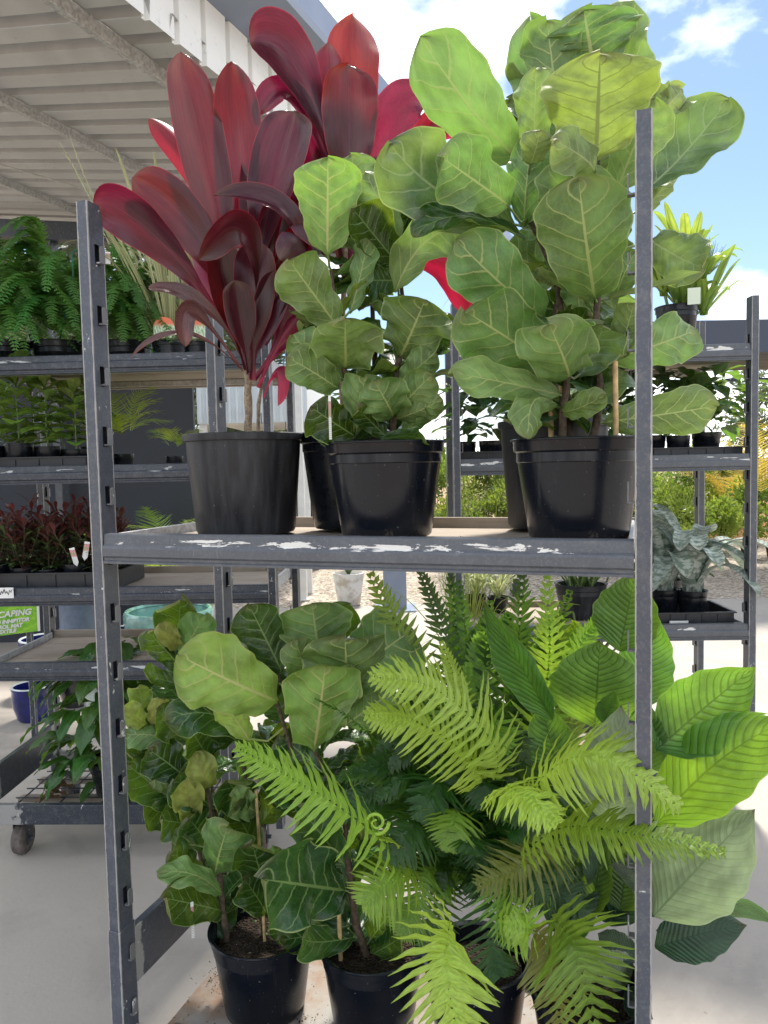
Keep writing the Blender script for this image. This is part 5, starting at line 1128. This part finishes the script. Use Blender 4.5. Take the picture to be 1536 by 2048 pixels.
b.add(vs, [(0, 1, 2, 3), (7, 6, 5, 4), (0, 4, 5, 1), (1, 5, 6, 2), (2, 6, 7, 3), (3, 7, 4, 0)]); b.build('frame_edge', M['white'], sg, smooth=False)
for k in (.04, .70):
    b = MB(); q = BRc + ax * k - nf * .04; b.box((q[0], q[1], q[2] / 2 + .1), (.03, .03, q[2] + .2)); b.build('stand_leg', M['steel_dark'], sg)
for txt, rx, ry, sz in (('LANDSCAPING', .034, .108, .049), ('WEED INHIBITOR', .046, .070, .030), ('CONTROL MAT', .085, .040, .030), ('GEOTEXTILE', .120, .012, .030)):
    cu = bpy.data.curves.new('lettering', 'FONT'); cu.body = txt; cu.size = sz; cu.align_x = 'RIGHT'; cu.extrude = .0012; cu.shear = .2; cu.offset = .0016
    tmp = bpy.data.objects.new('tmp', cu); me_ = bpy.data.meshes.new_from_object(tmp); bpy.data.objects.remove(tmp); me_.materials.clear(); me_.materials.append(M['white'])
    o = bpy.data.objects.new('lettering', me_); COL.objects.link(o); o.parent = sg
    pos = BRc + ax * rx + upv * ry + nf * .004 - np.array(sg.location); X = -ax; Z = nf; Y = np.cross(Z, X)
    if Y[2] < 0: X, Y = -X, -Y
    o.matrix_local = Matrix(((X[0], Y[0], Z[0], pos[0]), (X[1], Y[1], Z[1], pos[1]), (X[2], Y[2], Z[2], pos[2]), (0, 0, 0, 1)))

# ------------------------------------------------------------------ buildings and yard behind
def wall(name, label, cat, x0, x1, y, z0, z1, mat, th=.06, ribs=0, group=None):
    f = thing(name, label, cat, ((x0 + x1) / 2, y, 0)); b = MB(); b.box(((x0 + x1) / 2, y + th / 2, (z0 + z1) / 2), (x1 - x0, th, z1 - z0)); b.build('panel', mat, f)
    if ribs:
        n = int((x1 - x0) / ribs); r = None
        for i in range(n):
            x = x0 + (i + .5) * (x1 - x0) / n
            if r is None: b = MB(); b.box((x, y - .012, (z0 + z1) / 2), (.03, .024, z1 - z0 - .004)); r = b.build('rib', mat, f); rx = x
            else: o = r.copy(); COL.objects.link(o); o.location.x = x - rx; o.parent = f
    return f
wall('shade_screen', 'dark screen wall behind the seedlings', 'screen', -5.6, -1.80, 7.2, .0, 2.62, M['screen'])
ws = wall('white_shed', 'white ribbed shed wall seen behind the cordyline pot', 'shed', -2.35, -.95, 9.6, 2.22, 2.95, plain('pale_cladding', (.62, .67, .70), .5, 0, .06, 5), .1, .09)
b = MB(); b.box((-1.65, 11.2, 2.60), (1.38, 3.0, .66)); b.build('body', M['white'], ws)
for x in (-2.3, -1.0):
    for y in (9.7, 12.5): b = MB(); b.box((x, y, 1.11), (.09, .09, 2.218)); b.build('shed_post', M['white'], ws)
b = MB(); b.box((-1.65, 12.0, 1.1), (1.2, .08, 2.2)); b.build('shade_backdrop', M['screen'], ws)  # dark sheet standing in for the shade in the opening under the shed
def column(px, y, w, h, label, mat='gutter'):
    c = at_pot(px, y, 0); b = MB(); b.box((c[0], y, h / 2), (w, w, h)); b.box((c[0], y, .012), (w * 1.8, w * 1.8, .024)); tag(b.build('steel_column', M[mat], bevel=.006), label, 'column')
column(784, 8.5, .26, 3.0, 'thick pale blue steel column behind the middle fig'); column(600, 9.2, .08, 3.0, 'thin pale post beside the cordyline pot', 'white')
# slate roofed open shelter, right
sh = thing('shelter', 'slate blue flat shelter roof behind the right rack', 'shelter', (6.2, 9, 0)); b = MB()
z1, z0 = P(1450, 640, 9)[2], P(1450, 706, 9)[2]
b.add([(1.2, 9, z0), (14, 9, z0), (14, 9.0, z1), (1.2, 9.0, z1), (1.2, 13, z0 + .25), (14, 13, z0 + .25), (14, 13, z1 + .25), (1.2, 13, z1 + .25)], [(0, 1, 2, 3), (7, 6, 5, 4), (0, 4, 5, 1), (1, 5, 6, 2), (2, 6, 7, 3), (3, 7, 4, 0)]); b.build('roof', M['awning'], sh, smooth=False)
for x in (1.6, 13.5): b = MB(); b.box((x, 9.2, z0 / 2), (.1, .1, z0)); b.build('shelter_post', M['steel_dark'], sh)
zc = P(1450, 757, 9)[2]; b = MB(); b.tube([(1.65, 9.2, zc), (13.4, 9.2, zc)], .025, 6); b.build('tie_rail', M['steel_dark'], sh)
# planter on the gravel
c = at_pot(691, 8.85, 0.0); f = thing('white_planter', 'weathered white planter with succulent on the gravel', 'planter', c); b = MB()
b.lathe([(0, 0), (.125, 0), (.135, .02), (.185, .36), (.19, .38), (.17, .385), (.165, .34), (0, .33)], tuple(c), 32)
g = NT('mottled_white'); p = g.obj(); n = g.noise(p, 7, 6, .6); b.build('body', g.done(g.pr(g.mix(g.mr(n, .45, .65), (.72, .71, .68), (.48, .43, .36)), .7)), f, angle=40)
for i in range(16): arch_leaf(f, c + A(0, 0, .34), i * 2.4, rng.uniform(.25, .42), .05, 'strap', M['olivegr'], rise=rng.uniform(.8, 1.2), droop=.1, nv=8, nu=2, fold=.5)

def bush(label, c, r, h, n, mat, lsz=.06, potr=0, name='shrub', cat='shrub', group='plants in the yard behind', shape=1.0):
    f = thing(name, label, cat, c, group=group); z0 = 0
    if potr: make_pot(f, c, potr, potr * 1.5, M['plastic'], 'std', soil=False); z0 = potr * 1.4
    rg = random.Random(int(c[0] * 977 + n)); b = MB(); sm = MB()
    cl = [(rg.uniform(-1, 1) * r * .6, rg.uniform(-1, 1) * r * .6, z0 + h * rg.uniform(.3, .9), r * rg.uniform(.3, .5)) for _ in range(7)]
    for x, y, z, q in cl: sm.tube([c + A(0, 0, z0 * .8), c + A(x * .5, y * .5, z * .6), c + A(x, y, z)], [.012, .008, .004], 5)
    for i in range(n):
        x, y, z, q = rg.choice(cl); d = nrm(A(rg.gauss(0, 1), rg.gauss(0, 1), rg.gauss(0, 1) * shape)); p = c + A(x, y, z) + d * q * rg.random() ** .5
        dr = nrm(d + A(rg.uniform(-.6, .6), rg.uniform(-.6, .6), rg.uniform(-.2, .9))); s = nrm(np.cross(dr, A(rg.gauss(0, 1), rg.gauss(0, 1), rg.gauss(0, 1)))); l = lsz * rg.uniform(.6, 1.3)
        b.add([p, p + dr * l * .5 + s * l * .2, p + dr * l, p + dr * l * .5 - s * l * .2], [(0, 1, 2, 3)], [(.5, 0), (1, .5), (.5, 1), (0, .5)])
    o = tag(b.build('foliage', M[mat], f, smooth=False), kind='stuff'); sm.build('branches', M['bark'], f); return f
B_ = lambda px, y: at_pot(px, y, 0)
bush('lime green shrub on the yard edge, left of the right rack', B_(905, 14.0), .50, 1.0, 1500, 'lime', .09)
bush('dark potted shrub seen between the big pots', B_(985, 13.6), .42, 1.05, 1500, 'bush', .09, .22)
bush('yellow-green low shrub behind the middle fig pot', B_(870, 15.2), .55, .9, 1500, 'lime', .09)
bush('red stemmed shrub beside the right fig pot', B_(1030, 14.2), .32, 1.0, 900, 'redbush', .08)
bush('mixed green shrub behind the right post', B_(1290, 14.6), .75, 1.5, 2400, 'bush', .10)
bush('rounded green shrub over the bromeliads', B_(1350, 14.0), .55, 1.2, 1800, 'bush', .09)
bush('yellow flowering shrub above the bromeliads', B_(1405, 12.4), .25, .72, 700, 'lime', .07, .12)
bush('leafy shrub in black pot at the right picture edge', B_(1500, 12.2), .22, .72, 420, 'bush', .10, .14)
bush('second leafy shrub in black pot past the picture edge', B_(1550, 12.4), .24, .70, 420, 'bush', .10, .14)
bush('pale green shrub behind the right rack post', B_(1450, 16.5), .8, 1.7, 2200, 'lime', .11)
bush('dark shrub low behind the left rack', B_(430, 14.5), .7, 1.3, 2000, 'bush', .10)
bush('green hedge plant left of the thin pale post', B_(560, 15.0), .7, 1.4, 2000, 'bush', .10)
bush('bright shrub beside the thin pale post', B_(640, 15.4), .6, 1.3, 1800, 'lime', .10)
bush('green shrub behind the thick column', B_(740, 15.6), .8, 1.5, 2200, 'bush', .10)
bush('tall green shrub between the figs', B_(870, 17.5), 1.0, 2.6, 3000, 'bush', .12)
bush('green shrub behind the right rack foliage', B_(1110, 16.0), .9, 2.0, 2600, 'bush', .12)
for px, y, r, h, mt, lab in ((925, 12.6, .5, .9, 'bush', 'low green shrub under the left rail of the right rack'), (1060, 12.8, .6, 1.1, 'lime', 'yellow-green shrub hidden behind the right fig pot'), (1330, 12.0, .5, .95, 'lime', 'bright green shrub just right of the right post'), (1385, 13.4, .6, 1.15, 'bush', 'dark green shrub between the rack shelves on the right'), (1440, 13.0, .5, 1.0, 'lime', 'lime shrub left of the right rack post'), (1500, 14.6, .7, 1.2, 'bush', 'green shrub on the mulch bank at the right edge'), (590, 13.4, .5, 1.1, 'bush', 'green shrub beside the cordyline pot'), (450, 12.6, .6, 1.2, 'lime', 'pale shrub behind the left rack corner'), (820, 13.2, .5, 1.0, 'bush', 'green shrub left of the rack post behind the middle pot'), (960, 16.2, .9, 1.9, 'bush', 'tall green shrub between the two figs at the back'), (1240, 15.4, .9, 1.9, 'bush', 'tall shrub behind the right fig stems'), (1350, 17.0, 1.0, 1.9, 'bush', 'tall shrub behind the climbing plant of the right rack'), (1420, 18.5, 1.1, 2.2, 'bush', 'tallest shrub behind the golden palms'), (1290, 17.6, 1.0, 1.7, 'lime', 'pale tall shrub behind the right post'), (1010, 18.0, 1.0, 1.8, 'bush', 'tall shrub at the back right of the middle fig'), (890, 18.8, 1.0, 1.7, 'lime', 'pale tall shrub at the back of the yard'), (700, 17.0, 1.0, 1.8, 'bush', 'tall shrub behind the cordyline pots')):
    bush(lab, B_(px, y), r, h, int(2600 * r / .6), mt, .085)
palm('golden cane palm at the right picture edge', B_(1535, 13.5), 2.9, 15, 'ypalm', hw=.34, npin=34, spread=.9)
palm('golden palm behind the right rack post', B_(1470, 15.5), 2.4, 13, 'ypalm', hw=.30, npin=34)
palm('green palm clump behind the seedling tray', B_(330, 6.4), 1.5, 14, 'palm', hw=.22, npin=34, spread=.7)
palm('second green palm clump beside the dusty pot', B_(385, 6.7), 1.45, 14, 'palm', hw=.22, npin=34, spread=.7)
b = MB(); bank = []
for i in range(13):
    for j in range(5): bank.append((5.6 + i * .9, 15.4 + j * .8, .0 + (.62 if 0 < j < 4 else -.02) * (1 if i else 0) * (1 + .15 * math.sin(i * 2.1 + j))))
b.add(bank, [(i * 5 + j, (i + 1) * 5 + j, (i + 1) * 5 + j + 1, i * 5 + j + 1) for i in range(12) for j in range(4)]); tag(b.build('mulch_bank', plain('orange_mulch', (.42, .22, .11), .95, 0, .4, 14, .2, .6)), kind='structure')
def tree(label, c, h, r, n, mat, lsz, trunk=.14, lean=0.0, droop=.3):
    f = thing('tree', label, 'tree', c, group='trees beyond the yard'); rg = random.Random(int(c[0] * 131 + c[1] * 7)); tb = MB(); b = MB()
    top = c + A(lean, 0, h * .93); pts = [c + (top - c) * k / 6 + A(rg.uniform(-.1, .1), rg.uniform(-.1, .1), 0) for k in range(7)]; tb.tube(pts, [trunk * (1 - .13 * k) for k in range(7)], 8)
    cl = []
    for i in range(34):
        k = rg.uniform(.28, 1.0); q = c + (top - c) * k; an = rg.uniform(0, 6.28); rr = r * (1.15 - .75 * k) * rg.uniform(.4, 1); e = q + A(math.cos(an) * rr, math.sin(an) * rr, rg.uniform(.1, .8)); tb.tube([q, (q + e) / 2 + A(0, 0, .1), e], [trunk * .3, trunk * .2, .012], 5); cl.append((e, r * rg.uniform(.16, .34)))
    for i in range(n):
        e, q = rg.choice(cl); d = nrm(A(rg.gauss(0, 1), rg.gauss(0, 1), rg.gauss(0, .8))); p = e + d * q * rg.random() ** .45; dr = nrm(d * .5 + A(rg.uniform(-.5, .5), rg.uniform(-.5, .5), -droop + rg.uniform(-.4, .6))); s = nrm(np.cross(dr, A(rg.gauss(0, 1), rg.gauss(0, 1), .3))); l = lsz * rg.uniform(.6, 1.4)
        b.add([p, p + dr * l * .5 + s * l * .10, p + dr * l, p + dr * l * .5 - s * l * .10], [(0, 1, 2, 3)], [(.5, 0), (1, .5), (.5, 1), (0, .5)])
    tb.build('trunk', M['bark'], f); tag(b.build('crown', M[mat], f, smooth=False), kind='stuff')
tree('feathery grey-green tree behind the ferns, far left', B_(20, 15), 6.5, 2.2, 9000, 'tree', .30)
tree('feathery grey-green tree behind the chipped post', B_(190, 17), 7.0, 2.4, 9000, 'tree', .32)
tree('feathery tree behind the striped flax', B_(360, 16), 6.4, 2.2, 8000, 'tree', .30)
tree('feathery tree behind the cordyline leaves', B_(540, 19), 6.2, 2.2, 7000, 'tree', .30)
tree('thin distant tree right of the right rack post', B_(1505, 30), 4.8, 1.4, 2500, 'tree', .30)
tree('thin distant tree beyond the picture edge', B_(1640, 32), 5.6, 1.8, 2500, 'tree', .30)
tree('low distant tree behind the right rack foliage', B_(1250, 34), 4.2, 2.0, 3000, 'tree', .30)
